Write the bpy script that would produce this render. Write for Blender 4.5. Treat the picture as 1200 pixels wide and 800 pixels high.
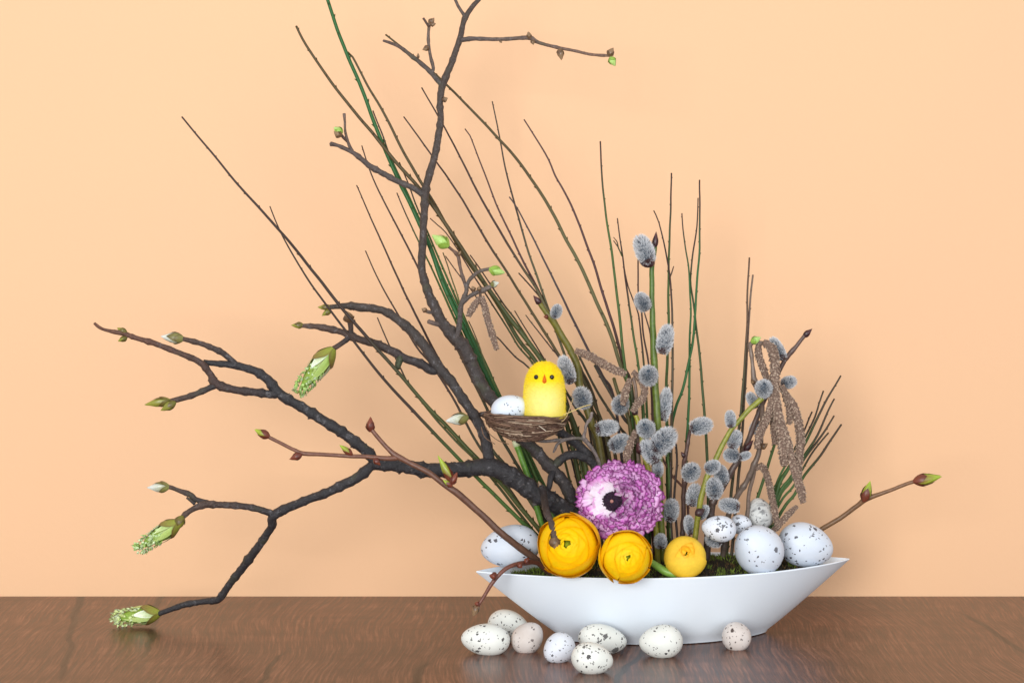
import bpy, math, random
from mathutils import Vector, Matrix, Quaternion, noise

for o in list(bpy.data.objects):
    bpy.data.objects.remove(o, do_unlink=True)
sc = bpy.context.scene
COL = sc.collection
R = math.radians
rnd = random.Random(7)

# ------------------------------------------------------------------ camera
F = 2143.0                       # focal length in photo pixels (photo 1200 x 800)
CAM = Vector((0, -1.5, 0.30))
PITCH = R(2.0)
cd = bpy.data.cameras.new('camera'); cam = bpy.data.objects.new('camera', cd); COL.objects.link(cam)
cam.location = CAM; cam.rotation_euler = (R(90) - PITCH, 0, 0)
cd.sensor_width = 36; cd.lens = 36 * F / 1200; cd.clip_end = 50; cd.clip_start = 0.01
sc.camera = cam
sc.render.resolution_x = 1024; sc.render.resolution_y = 682

# ------------------------------------------------------------------ world, lamps, exposure
w = bpy.data.worlds.new('World'); sc.world = w; w.use_nodes = True
w.node_tree.nodes['Background'].inputs[0].default_value = (0.93, 0.96, 1.0, 1)
w.node_tree.nodes['Background'].inputs[1].default_value = 0.66

def area_light(name, loc, target, size, power, color):
    ld = bpy.data.lights.new(name, 'AREA'); ld.shape = 'RECTANGLE'; ld.size = size[0]; ld.size_y = size[1]
    ld.energy = power; ld.color = color
    lo = bpy.data.objects.new(name, ld); COL.objects.link(lo); lo.location = loc
    lo.rotation_euler = (Vector(target) - Vector(loc)).to_track_quat('-Z', 'Y').to_euler()
    return lo
area_light('window_light', (-0.60, -2.35, 0.50), (0.0, 0.1, 0.15), (0.8, 0.8), 42, (1.0, 0.99, 0.97))
area_light('fill_light', (0.9, -2.3, 0.45), (0.1, 0.1, 0.15), (2.0, 1.2), 20, (0.95, 0.975, 1.0))

sc.view_settings.view_transform = 'Standard'; sc.view_settings.look = 'None'
sc.view_settings.exposure = 0.0; sc.view_settings.gamma = 1.0; sc.view_settings.use_curve_mapping = False

# ------------------------------------------------------------------ helpers
cp, sp = math.cos(PITCH), math.sin(PITCH)
FWD = Vector((0, cp, -sp)); UP = Vector((0, sp, cp)); RT = Vector((1, 0, 0))
def P(x, y, Y):
    """the point of the place at depth Y that the photo shows at pixel (x, y)"""
    d = RT * ((x - 600) / F) + UP * ((400 - y) / F) + FWD
    return CAM + d * ((Y - CAM.y) / d.y)
def px(Y):                         # metres per photo pixel at depth Y
    return (Y - CAM.y) / F
def L(r, g, b):
    def f(c):
        c /= 255.0
        return c / 12.92 if c <= 0.04045 else ((c + 0.055) / 1.055) ** 2.4
    return (f(r), f(g), f(b))
def mix(a, b, t):
    t = max(0.0, min(1.0, t)); return tuple(a[i] + (b[i] - a[i]) * t for i in range(3))
def jit(c, k, rr=rnd):
    m = 1 + rr.uniform(-k, k); return tuple(max(0, v * m) for v in c)
def frame(d):
    d = d.normalized()
    a = Vector((0, 0, 1)) if abs(d.z) < 0.9 else Vector((1, 0, 0))
    u = d.cross(a).normalized(); v = d.cross(u).normalized()
    return u, v, d

class MB:
    def __init__(self): self.v = []; self.f = []; self.c = []
    def add(self, p, c): self.v.append(Vector(p)); self.c.append(c); return len(self.v) - 1
    def build(self, name, mat, parent=None, origin=None, smooth=True, sharp=None):
        org = origin if origin is not None else (parent['_o'] if parent is not None and '_o' in parent else (0, 0, 0))
        org = Vector(org)
        me = bpy.data.meshes.new(name)
        me.from_pydata([tuple(p - org) for p in self.v], [], self.f)
        ca = me.color_attributes.new('Col', 'FLOAT_COLOR', 'POINT')
        flat = []
        for c in self.c: flat.extend((c[0], c[1], c[2], 1.0))
        ca.data.foreach_set('color', flat)
        if smooth: me.polygons.foreach_set('use_smooth', [True] * len(me.polygons))
        if sharp: me.set_sharp_from_angle(angle=R(sharp))
        me.materials.append(mat); me.update()
        o = bpy.data.objects.new(name, me); COL.objects.link(o)
        if parent is not None: o.parent = parent
        else: o.location = org
        return o

def thing(name, label, cat, loc, group=None):
    o = bpy.data.objects.new(name, None); COL.objects.link(o); o.location = loc; o.empty_display_size = 0.01
    o['label'] = label; o['category'] = cat
    if group: o['group'] = group
    o['_o'] = tuple(loc)
    THINGS.append(o)
    return o
THINGS = []
def tag(o, label, cat, group=None):
    o['label'] = label; o['category'] = cat
    if group: o['group'] = group
    return o

def catmull(pts, step):
    """pts: list of tuples (x,y,Y,r); resampled smoothly, about `step` photo pixels apart"""
    n = len(pts)
    if n == 2: ext = [pts[0], pts[0], pts[1], pts[1]]
    else: ext = [pts[0]] + list(pts) + [pts[-1]]
    out = []
    for i in range(1, len(ext) - 2):
        p0, p1, p2, p3 = ext[i - 1], ext[i], ext[i + 1], ext[i + 2]
        seg = math.hypot(p2[0] - p1[0], p2[1] - p1[1])
        k = max(1, int(round(seg / step)))
        for j in range(k):
            t = j / k; t2 = t * t; t3 = t2 * t
            out.append(tuple(0.5 * (2 * p1[q] + (p2[q] - p0[q]) * t + (2 * p0[q] - 5 * p1[q] + 4 * p2[q] - p3[q]) * t2 + (3 * p1[q] - p0[q] - 3 * p2[q] + p3[q]) * t3) for q in range(len(p1))))
    out.append(tuple(pts[-1]))
    return out

def tube(mb, pts, radii, col, sides=8, caps=True, rough=0.0, seed=0.0, freq=90.0, lobes=0.0):
    """pts world points, radii metres, col function(t) -> rgb"""
    n = len(pts)
    d = (pts[1] - pts[0]).normalized(); u, v, _ = frame(d)
    rows = []
    for i in range(n):
        a = pts[max(0, i - 1)]; b = pts[min(n - 1, i + 1)]
        nd = (b - a)
        if nd.length > 1e-9:
            nd.normalize(); q = d.rotation_difference(nd); u = q @ u; v = q @ v; d = nd
        row = []
        c = col(i / (n - 1))
        for k in range(sides):
            an = 2 * math.pi * k / sides
            r = radii[i]
            if lobes: r *= 1 + lobes * (1 if k % 2 else -1)
            dirv = u * math.cos(an) + v * math.sin(an)
            if rough:
                q = (pts[i] + dirv * r) * freq + Vector((seed, seed * 2.1, 0))
                nz = noise.noise(q) + 0.6 * noise.noise(q * 2.6) + 0.55 * noise.noise(Vector((i * 0.83, seed, 0.0)))
                r *= 1 + rough * nz
                cc = tuple(x * (1 + 0.35 * noise.noise(q * 1.3)) for x in c)
            else: cc = c
            row.append(mb.add(pts[i] + dirv * r, cc))
        rows.append(row)
    for i in range(n - 1):
        for k in range(sides):
            mb.f.append((rows[i][k], rows[i][(k + 1) % sides], rows[i + 1][(k + 1) % sides], rows[i + 1][k]))
    if caps:
        for i, row in ((0, rows[0][::-1]), (n - 1, rows[-1])):
            c0 = mb.add(pts[i] + (pts[i] - pts[1 if i == 0 else n - 2]).normalized() * radii[i] * 0.5, mb.c[row[0]])
            for k in range(sides): mb.f.append((row[k], row[(k + 1) % sides], c0))
    return rows

def pxtube(mb, pts, col, sides=8, step=5, wob=0.0, **kw):
    """pts (x, y, Y, r_px)"""
    s = catmull(pts, step)
    W = []; Rr = []
    for i, (x, y, Y, r) in enumerate(s):
        p = P(x, y, Y)
        if wob: p += noise.noise_vector(p * 55 + Vector((kw.get('seed', 0), 0, 0))) * wob * px(Y)
        W.append(p); Rr.append(max(r, 0.2) * px(Y))
    tube(mb, W, Rr, col, sides, **kw)
    return W, Rr

def ovoid(mb, a, b, r, col, sides=10, rings=8, p=0.8, lo=0.02):
    """solid of revolution from a to b"""
    ax = b - a; u, v, d = frame(ax); ln = ax.length
    rows = []
    for i in range(rings + 1):
        s = i / rings
        rr = r * max(lo, math.sin(math.pi * (0.04 + 0.96 * s) ** p))
        rows.append([mb.add(a + d * ln * s + (u * math.cos(2 * math.pi * k / sides) + v * math.sin(2 * math.pi * k / sides)) * rr, col(s)) for k in range(sides)])
    for i in range(rings):
        for k in range(sides):
            mb.f.append((rows[i][k], rows[i][(k + 1) % sides], rows[i + 1][(k + 1) % sides], rows[i + 1][k]))
    mb.f.append(tuple(rows[0][::-1])); mb.f.append(tuple(rows[-1]))

def scale_patch(mb, a, b, r, lon, half, s1, grow, ca, cb, nu=5, nv=5, p=0.8, thick=None):
    """one bud scale: a pointed shell lying on the ovoid a-b"""
    ax = b - a; u, v, d = frame(ax); ln = ax.length
    rows = []
    for i in range(nv + 1):
        t = i / nv; s = t * s1
        rr = r * grow * max(0.25, math.sin(math.pi * (0.04 + 0.96 * s) ** p)) * (1 + 0.04 * t)
        hw = half * (1 - t ** 2.2) + 0.02
        rows.append([mb.add(a + d * ln * s + (u * math.cos(lon + hw * (2 * k / nu - 1)) + v * math.sin(lon + hw * (2 * k / nu - 1))) * rr * (1 + (0.03 if k in (0, nu) else 0)), mix(ca, cb, t ** 1.4 if k not in (0, nu) else min(1, t + 0.3))) for k in range(nu + 1)])
    for i in range(nv):
        for k in range(nu):
            mb.f.append((rows[i][k], rows[i][k + 1], rows[i + 1][k + 1], rows[i + 1][k]))

# ------------------------------------------------------------------ materials
def nodes(name):
    m = bpy.data.materials.new(name); m.use_nodes = True
    nt = m.node_tree; return m, nt, nt.nodes['Principled BSDF']
def N(nt, t, **kw):
    n = nt.nodes.new(t)
    for k, v in kw.items(): setattr(n, k, v)
    return n
def attr_mat(name, rough=0.6, nscale=400, namt=0.35, bump=0.3, bdist=0.0006, sss=0.0, sheen=0.0, coat=0.0, spec=0.4, transl=0.0):
    m, nt, b = nodes(name)
    at = N(nt, 'ShaderNodeAttribute', attribute_name='Col')
    tc = N(nt, 'ShaderNodeTexCoord')
    nz = N(nt, 'ShaderNodeTexNoise'); nz.inputs['Scale'].default_value = nscale; nz.inputs['Detail'].default_value = 5; nz.inputs['Roughness'].default_value = 0.65
    nt.links.new(tc.outputs['Object'], nz.inputs['Vector'])
    mr = N(nt, 'ShaderNodeMapRange'); mr.inputs[1].default_value = 0.25; mr.inputs[2].default_value = 0.75
    mr.inputs[3].default_value = 1 - namt; mr.inputs[4].default_value = 1 + namt
    nt.links.new(nz.outputs['Fac'], mr.inputs[0])
    mx = N(nt, 'ShaderNodeVectorMath', operation='SCALE')
    nt.links.new(at.outputs['Color'], mx.inputs[0]); nt.links.new(mr.outputs[0], mx.inputs['Scale'])
    nt.links.new(mx.outputs[0], b.inputs['Base Color'])
    b.inputs['Roughness'].default_value = rough; b.inputs['Specular IOR Level'].default_value = spec
    if bump:
        bp = N(nt, 'ShaderNodeBump'); bp.inputs['Strength'].default_value = bump; bp.inputs['Distance'].default_value = bdist
        nt.links.new(nz.outputs['Fac'], bp.inputs['Height']); nt.links.new(bp.outputs[0], b.inputs['Normal'])
    if sss:
        b.inputs['Subsurface Weight'].default_value = sss; b.inputs['Subsurface Radius'].default_value = (0.004, 0.002, 0.001); b.inputs['Subsurface Scale'].default_value = 1.0
    if sheen: b.inputs['Sheen Weight'].default_value = sheen; b.inputs['Sheen Roughness'].default_value = 0.4
    if coat: b.inputs['Coat Weight'].default_value = coat; b.inputs['Coat Roughness'].default_value = 0.25
    if transl:
        out = nt.nodes['Material Output']; tr = N(nt, 'ShaderNodeBsdfTranslucent'); ms = N(nt, 'ShaderNodeMixShader'); ms.inputs[0].default_value = transl
        nt.links.new(mx.outputs[0], tr.inputs[0]); nt.links.new(b.outputs[0], ms.inputs[1]); nt.links.new(tr.outputs[0], ms.inputs[2]); nt.links.new(ms.outputs[0], out.inputs[0])
    return m
def bark_mat():
    m = attr_mat('bark', 0.48, 750, 0.6, 0.9, 0.0014, spec=0.5)
    nt = m.node_tree; b = nt.nodes['Principled BSDF']; lk = nt.links.new
    src = b.inputs['Base Color'].links[0].from_socket
    tc = N(nt, 'ShaderNodeTexCoord')
    n1 = N(nt, 'ShaderNodeTexNoise'); n1.inputs['Scale'].default_value = 170; n1.inputs['Detail'].default_value = 7; n1.inputs['Roughness'].default_value = 0.75
    lk(tc.outputs['Object'], n1.inputs['Vector'])
    r1 = N(nt, 'ShaderNodeMapRange'); r1.inputs[1].default_value = 0.56; r1.inputs[2].default_value = 0.70; r1.inputs[4].default_value = 0.75; lk(n1.outputs['Fac'], r1.inputs[0])
    m1 = N(nt, 'ShaderNodeMix', data_type='RGBA'); m1.inputs['B'].default_value = (*L(128, 126, 130), 1)
    lk(r1.outputs[0], m1.inputs['Factor']); lk(src, m1.inputs['A'])
    n2 = N(nt, 'ShaderNodeTexNoise'); n2.inputs['Scale'].default_value = 60; n2.inputs['Detail'].default_value = 6; lk(tc.outputs['Object'], n2.inputs['Vector'])
    r2 = N(nt, 'ShaderNodeMapRange'); r2.inputs[1].default_value = 0.60; r2.inputs[2].default_value = 0.72; r2.inputs[4].default_value = 0.5; lk(n2.outputs['Fac'], r2.inputs[0])
    m2 = N(nt, 'ShaderNodeMix', data_type='RGBA'); m2.inputs['B'].default_value = (*L(78, 80, 58), 1)
    lk(r2.outputs[0], m2.inputs['Factor']); lk(m1.outputs['Result'], m2.inputs['A']); lk(m2.outputs['Result'], b.inputs['Base Color'])
    return m
M_bark = bark_mat()
M_twig = attr_mat('smooth_bark', 0.42, 700, 0.3, 0.25, 0.0004, spec=0.5)
M_broom = attr_mat('broom_green', 0.5, 1100, 0.35, 0.3, 0.0004)
M_bud = attr_mat('bud_skin', 0.4, 800, 0.2, 0.2, 0.0003, sss=0.1, spec=0.5)
M_fur = attr_mat('silky_fur', 0.7, 300, 0.1, 0.0, transl=0.22)
M_catkin = attr_mat('hazel_catkin', 0.85, 1500, 0.45, 0.4, 0.0004)
M_petal = attr_mat('petal', 0.55, 500, 0.10, 0.15, 0.0003, transl=0.3, spec=0.25)
M_gold = attr_mat('golden_petal', 0.5, 500, 0.08, 0.15, 0.0003, transl=0.12, spec=0.25)
M_dark = attr_mat('flower_heart', 0.7, 900, 0.3, 0.3)
M_straw = attr_mat('straw', 0.65, 1200, 0.3, 0.2, 0.0003)
M_moss = attr_mat('moss_soil', 0.9, 600, 0.5, 0.8, 0.002)
M_fluff = attr_mat('chick_fluff', 0.85, 200, 0.05, 0.0, transl=0.25, sheen=0.3)
M_gloss = attr_mat('glossy_bead', 0.2, 100, 0.0, 0.0, spec=0.6)

def wall_mat():
    m, nt, b = nodes('peach_paper')
    tc = N(nt, 'ShaderNodeTexCoord')
    nz = N(nt, 'ShaderNodeTexNoise'); nz.inputs['Scale'].default_value = 3.0; nz.inputs['Detail'].default_value = 4
    nt.links.new(tc.outputs['Object'], nz.inputs['Vector'])
    cr = N(nt, 'ShaderNodeValToRGB')
    cr.color_ramp.elements[0].position = 0.3; cr.color_ramp.elements[0].color = (*L(236, 191, 152), 1)
    cr.color_ramp.elements[1].position = 0.7; cr.color_ramp.elements[1].color = (*L(238, 193, 152), 1)
    nt.links.new(nz.outputs['Fac'], cr.inputs[0]); nt.links.new(cr.outputs[0], b.inputs['Base Color'])
    n2 = N(nt, 'ShaderNodeTexNoise'); n2.inputs['Scale'].default_value = 260; n2.inputs['Detail'].default_value = 6
    nt.links.new(tc.outputs['Object'], n2.inputs['Vector'])
    bp = N(nt, 'ShaderNodeBump'); bp.inputs['Strength'].default_value = 0.12; bp.inputs['Distance'].default_value = 0.001
    nt.links.new(n2.outputs['Fac'], bp.inputs['Height']); nt.links.new(bp.outputs[0], b.inputs['Normal'])
    b.inputs['Roughness'].default_value = 0.85; b.inputs['Specular IOR Level'].default_value = 0.2
    return m

def table_mat():
    m, nt, b = nodes('walnut_laminate')
    tc = N(nt, 'ShaderNodeTexCoord')
    lk = nt.links.new
    # slow warp so the grain wanders
    wn = N(nt, 'ShaderNodeTexNoise'); wn.inputs['Scale'].default_value = 3.6; wn.inputs['Detail'].default_value = 1.5
    lk(tc.outputs['Object'], wn.inputs['Vector'])
    wv = N(nt, 'ShaderNodeVectorMath', operation='MULTIPLY_ADD'); wv.inputs[1].default_value = (0.07, 0.0, 0.0)
    lk(wn.outputs['Color'], wv.inputs[0]); lk(tc.outputs['Object'], wv.inputs[2])
    mp = N(nt, 'ShaderNodeMapping'); mp.inputs['Scale'].default_value = (400, 15, 1); lk(wv.outputs[0], mp.inputs['Vector'])
    g = N(nt, 'ShaderNodeTexNoise'); g.inputs['Scale'].default_value = 1.0; g.inputs['Detail'].default_value = 4; g.inputs['Roughness'].default_value = 0.6
    lk(mp.outputs[0], g.inputs['Vector'])
    mp2 = N(nt, 'ShaderNodeMapping'); mp2.inputs['Scale'].default_value = (16, 3.0, 1); lk(wv.outputs[0], mp2.inputs['Vector'])
    g2 = N(nt, 'ShaderNodeTexNoise'); g2.inputs['Scale'].default_value = 1.0; g2.inputs['Detail'].default_value = 3
    lk(mp2.outputs[0], g2.inputs['Vector'])
    r1 = N(nt, 'ShaderNodeValToRGB')
    e = r1.color_ramp.elements
    e[0].position = 0.34; e[0].color = (*L(58, 34, 24), 1); e[1].position = 0.66; e[1].color = (*L(134, 92, 72), 1)
    k = e.new(0.5); k.color = (*L(94, 57, 41), 1)
    lk(g.outputs['Fac'], r1.inputs[0])
    r2 = N(nt, 'ShaderNodeMapRange'); r2.inputs[1].default_value = 0.3; r2.inputs[2].default_value = 0.7; r2.inputs[3].default_value = 0.78; r2.inputs[4].default_value = 1.18
    lk(g2.outputs['Fac'], r2.inputs[0])
    mp3 = N(nt, 'ShaderNodeMapping'); mp3.inputs['Scale'].default_value = (900, 42, 1); lk(wv.outputs[0], mp3.inputs['Vector'])
    g3 = N(nt, 'ShaderNodeTexNoise'); g3.inputs['Scale'].default_value = 1.0; g3.inputs['Detail'].default_value = 2; lk(mp3.outputs[0], g3.inputs['Vector'])
    r3 = N(nt, 'ShaderNodeMapRange'); r3.inputs[1].default_value = 0.3; r3.inputs[2].default_value = 0.7; r3.inputs[3].default_value = 0.80; r3.inputs[4].default_value = 1.18; lk(g3.outputs['Fac'], r3.inputs[0])
    mp4 = N(nt, 'ShaderNodeMapping'); mp4.inputs['Scale'].default_value = (5, 42, 1); lk(tc.outputs['Object'], mp4.inputs['Vector'])
    g4 = N(nt, 'ShaderNodeTexNoise'); g4.inputs['Scale'].default_value = 1.0; g4.inputs['Detail'].default_value = 4; lk(mp4.outputs[0], g4.inputs['Vector'])
    r4 = N(nt, 'ShaderNodeMapRange'); r4.inputs[1].default_value = 0.3; r4.inputs[2].default_value = 0.7; r4.inputs[3].default_value = 0.74; r4.inputs[4].default_value = 1.22; lk(g4.outputs['Fac'], r4.inputs[0])
    q1 = N(nt, 'ShaderNodeMath', operation='MULTIPLY'); lk(r2.outputs[0], q1.inputs[0]); lk(r3.outputs[0], q1.inputs[1])
    q2 = N(nt, 'ShaderNodeMath', operation='MULTIPLY'); lk(q1.outputs[0], q2.inputs[0]); lk(r4.outputs[0], q2.inputs[1])
    s1 = N(nt, 'ShaderNodeVectorMath', operation='SCALE'); lk(r1.outputs[0], s1.inputs[0]); lk(q2.outputs[0], s1.inputs['Scale'])
    # dark cracks of the wood: thin lines along the grain, fading in and out
    sep = N(nt, 'ShaderNodeSeparateXYZ'); lk(tc.outputs['Object'], sep.inputs[0])
    cn = N(nt, 'ShaderNodeTexNoise', noise_dimensions='1D'); cn.inputs['Scale'].default_value = 14; cn.inputs['Detail'].default_value = 4
    lk(sep.outputs['Y'], cn.inputs['W'])
    prev = None
    for (x0, slope, wd, seed, y0, y1) in ((-0.365, -0.195, 0.0020, 0.0, -0.16, 0.26), (-0.299, -0.146, 0.0017, 3.1, -0.06, 0.26), (0.11, 0.2, 0.0018, 5.7, -0.22, -0.02), (-0.062, 0.05, 0.0020, 7.7, -0.22, -0.06), (0.41, -0.05, 0.0016, 8.2, -0.3, 0.14), (-0.18, 0.05, 0.0012, 11.2, -0.3, -0.03), (0.47, 0.04, 0.0012, 2.2, -0.01, 0.23)):
        ad = N(nt, 'ShaderNodeMath', operation='MULTIPLY_ADD'); ad.inputs[1].default_value = -slope; lk(sep.outputs['Y'], ad.inputs[0])
        lk(sep.outputs['X'], ad.inputs[2])
        cs = N(nt, 'ShaderNodeMath', operation='ADD'); cs.inputs[1].default_value = seed; lk(sep.outputs['Y'], cs.inputs[0])
        c1 = N(nt, 'ShaderNodeTexNoise', noise_dimensions='1D'); c1.inputs['Scale'].default_value = 13; c1.inputs['Detail'].default_value = 3; lk(cs.outputs[0], c1.inputs['W'])
        o1 = N(nt, 'ShaderNodeMath', operation='MULTIPLY_ADD'); o1.inputs[1].default_value = 0.014; lk(c1.outputs['Fac'], o1.inputs[0]); lk(ad.outputs[0], o1.inputs[2])
        o2 = N(nt, 'ShaderNodeMath', operation='SUBTRACT'); o2.inputs[1].default_value = x0 + 0.007; lk(o1.outputs[0], o2.inputs[0])
        ab = N(nt, 'ShaderNodeMath', operation='ABSOLUTE'); lk(o2.outputs[0], ab.inputs[0])
        wdn = N(nt, 'ShaderNodeMath', operation='MULTIPLY'); wdn.inputs[1].default_value = wd * 4.5; lk(g2.outputs['Fac'], wdn.inputs[0])
        mr = N(nt, 'ShaderNodeMapRange'); mr.inputs[1].default_value = 0.0; mr.inputs[3].default_value = 2.0; mr.inputs[4].default_value = 0.0
        lk(ab.outputs[0], mr.inputs[0]); lk(wdn.outputs[0], mr.inputs[2])
        win = N(nt, 'ShaderNodeMapRange'); win.inputs[1].default_value = y0; win.inputs[2].default_value = y0 + 0.05; lk(sep.outputs['Y'], win.inputs[0])
        win2 = N(nt, 'ShaderNodeMapRange'); win2.inputs[1].default_value = y1; win2.inputs[2].default_value = y1 - 0.05; lk(sep.outputs['Y'], win2.inputs[0])
        a1 = N(nt, 'ShaderNodeMath', operation='MULTIPLY'); lk(mr.outputs[0], a1.inputs[0]); lk(win.outputs[0], a1.inputs[1])
        a2 = N(nt, 'ShaderNodeMath', operation='MULTIPLY'); lk(a1.outputs[0], a2.inputs[0]); lk(win2.outputs[0], a2.inputs[1])
        if prev is None: prev = a2
        else:
            mx = N(nt, 'ShaderNodeMath', operation='MAXIMUM'); lk(prev.outputs[0], mx.inputs[0]); lk(a2.outputs[0], mx.inputs[1]); prev = mx
    mixc = N(nt, 'ShaderNodeMix', data_type='RGBA'); mixc.inputs['B'].default_value = (*L(40, 24, 18), 1)
    lk(prev.outputs[0], mixc.inputs['Factor']); lk(s1.outputs[0], mixc.inputs['A']); lk(mixc.outputs['Result'], b.inputs['Base Color'])
    rr = N(nt, 'ShaderNodeMapRange'); rr.inputs[3].default_value = 0.24; rr.inputs[4].default_value = 0.40; lk(g.outputs['Fac'], rr.inputs[0]); lk(rr.outputs[0], b.inputs['Roughness'])
    bp = N(nt, 'ShaderNodeBump'); bp.inputs['Strength'].default_value = 0.35; bp.inputs['Distance'].default_value = 0.0008
    lk(g.outputs['Fac'], bp.inputs['Height']); lk(bp.outputs[0], b.inputs['Normal'])
    b.inputs['Specular IOR Level'].default_value = 0.36
    return m

def bowl_mat():
    m, nt, b = nodes('white_glaze')
    tc = N(nt, 'ShaderNodeTexCoord'); nz = N(nt, 'ShaderNodeTexNoise'); nz.inputs['Scale'].default_value = 14; nz.inputs['Detail'].default_value = 3
    nt.links.new(tc.outputs['Object'], nz.inputs['Vector'])
    cr = N(nt, 'ShaderNodeValToRGB')
    cr.color_ramp.elements[0].position = 0.3; cr.color_ramp.elements[0].color = (*L(230, 240, 251), 1)
    cr.color_ramp.elements[1].position = 0.7; cr.color_ramp.elements[1].color = (*L(235, 244, 252), 1)
    nt.links.new(nz.outputs['Fac'], cr.inputs[0]); nt.links.new(cr.outputs[0], b.inputs['Base Color'])
    bp = N(nt, 'ShaderNodeBump'); bp.inputs['Strength'].default_value = 0.06; bp.inputs['Distance'].default_value = 0.001
    nt.links.new(nz.outputs['Fac'], bp.inputs['Height']); nt.links.new(bp.outputs[0], b.inputs['Normal'])
    b.inputs['Roughness'].default_value = 0.38; b.inputs['Specular IOR Level'].default_value = 0.4
    return m

def egg_mat(name, base, base2, spot, size=1.0, dens=0.5, streak=0.0, rough=0.55):
    """painted egg: crisp irregular speckles of several sizes; the pattern differs from egg to egg"""
    m, nt, b = nodes(name); lk = nt.links.new
    tc = N(nt, 'ShaderNodeTexCoord'); oi = N(nt, 'ShaderNodeObjectInfo')
    ofs = N(nt, 'ShaderNodeVectorMath', operation='SCALE'); ofs.inputs[0].default_value = (3.7, 5.3, 2.9); lk(oi.outputs['Random'], ofs.inputs['Scale'])
    co = N(nt, 'ShaderNodeVectorMath', operation='ADD'); lk(tc.outputs['Object'], co.inputs[0]); lk(ofs.outputs[0], co.inputs[1])
    wn = N(nt, 'ShaderNodeTexNoise'); wn.inputs['Scale'].default_value = 520; wn.inputs['Detail'].default_value = 3; lk(co.outputs[0], wn.inputs['Vector'])
    wv = N(nt, 'ShaderNodeVectorMath', operation='MULTIPLY_ADD'); wv.inputs[1].default_value = (0.0035, 0.0035, 0.0035)
    lk(wn.outputs['Color'], wv.inputs[0]); lk(co.outputs[0], wv.inputs[2])
    cl = N(nt, 'ShaderNodeTexNoise'); cl.inputs['Scale'].default_value = 55; cl.inputs['Detail'].default_value = 1; lk(co.outputs[0], cl.inputs['Vector'])
    prev = None
    for sc_, thr, dn in ((200 / size, 0.30, dens), (420 / size, 0.36, dens * 0.9), (105 / size, 0.26, dens * 0.34)):
        vo = N(nt, 'ShaderNodeTexVoronoi'); vo.inputs['Scale'].default_value = sc_; vo.inputs['Randomness'].default_value = 1.0
        lk(wv.outputs[0], vo.inputs['Vector'])
        sp_ = N(nt, 'ShaderNodeSeparateColor'); lk(vo.outputs['Color'], sp_.inputs[0])
        # only some of the cells hold a spot, more of them where the cluster noise is high
        ad = N(nt, 'ShaderNodeMath', operation='MULTIPLY_ADD'); ad.inputs[1].default_value = 1.3; ad.inputs[2].default_value = dn - 0.65; lk(cl.outputs['Fac'], ad.inputs[0])
        on = N(nt, 'ShaderNodeMath', operation='LESS_THAN'); lk(sp_.outputs[0], on.inputs[0]); lk(ad.outputs[0], on.inputs[1])
        th = N(nt, 'ShaderNodeMath', operation='MULTIPLY_ADD'); th.inputs[1].default_value = thr; th.inputs[2].default_value = thr * 0.35; lk(sp_.outputs[1], th.inputs[0])
        df = N(nt, 'ShaderNodeMath', operation='SUBTRACT'); lk(th.outputs[0], df.inputs[0]); lk(vo.outputs['Distance'], df.inputs[1])
        ss = N(nt, 'ShaderNodeMapRange'); ss.inputs[1].default_value = 0.0; ss.inputs[2].default_value = 0.025; lk(df.outputs[0], ss.inputs[0])
        al = N(nt, 'ShaderNodeMath', operation='MULTIPLY_ADD'); al.inputs[1].default_value = 0.3; al.inputs[2].default_value = 0.7; lk(sp_.outputs[2], al.inputs[0])
        a0 = N(nt, 'ShaderNodeMath', operation='MULTIPLY'); lk(ss.outputs[0], a0.inputs[0]); lk(on.outputs[0], a0.inputs[1])
        a1 = N(nt, 'ShaderNodeMath', operation='MULTIPLY'); lk(a0.outputs[0], a1.inputs[0]); lk(al.outputs[0], a1.inputs[1])
        if prev is None: prev = a1
        else:
            mx = N(nt, 'ShaderNodeMath', operation='MAXIMUM'); lk(prev.outputs[0], mx.inputs[0]); lk(a1.outputs[0], mx.inputs[1]); prev = mx
    if streak:
        mp = N(nt, 'ShaderNodeMapping'); mp.inputs['Scale'].default_value = (300, 300, 80); lk(co.outputs[0], mp.inputs['Vector'])
        sn = N(nt, 'ShaderNodeTexNoise'); sn.inputs['Scale'].default_value = 1; sn.inputs['Detail'].default_value = 4; lk(mp.outputs[0], sn.inputs['Vector'])
        sr = N(nt, 'ShaderNodeMapRange'); sr.inputs[1].default_value = 0.50; sr.inputs[2].default_value = 0.66; sr.inputs[4].default_value = streak; lk(sn.outputs['Fac'], sr.inputs[0])
        mx = N(nt, 'ShaderNodeMath', operation='MAXIMUM'); lk(prev.outputs[0], mx.inputs[0]); lk(sr.outputs[0], mx.inputs[1]); prev = mx
    bn = N(nt, 'ShaderNodeTexNoise'); bn.inputs['Scale'].default_value = 70; bn.inputs['Detail'].default_value = 4; lk(co.outputs[0], bn.inputs['Vector'])
    bc = N(nt, 'ShaderNodeMix', data_type='RGBA'); bc.inputs['A'].default_value = (*base, 1); bc.inputs['B'].default_value = (*base2, 1)
    br = N(nt, 'ShaderNodeMapRange'); br.inputs[1].default_value = 0.35; br.inputs[2].default_value = 0.7; lk(bn.outputs['Fac'], br.inputs[0]); lk(br.outputs[0], bc.inputs['Factor'])
    mixc = N(nt, 'ShaderNodeMix', data_type='RGBA'); mixc.inputs['B'].default_value = (*spot, 1)
    lk(prev.outputs[0], mixc.inputs['Factor']); lk(bc.outputs['Result'], mixc.inputs['A']); lk(mixc.outputs['Result'], b.inputs['Base Color'])
    b.inputs['Roughness'].default_value = rough; b.inputs['Specular IOR Level'].default_value = 0.35
    n3 = N(nt, 'ShaderNodeTexNoise'); n3.inputs['Scale'].default_value = 900; n3.inputs['Detail'].default_value = 3; lk(co.outputs[0], n3.inputs['Vector'])
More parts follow.
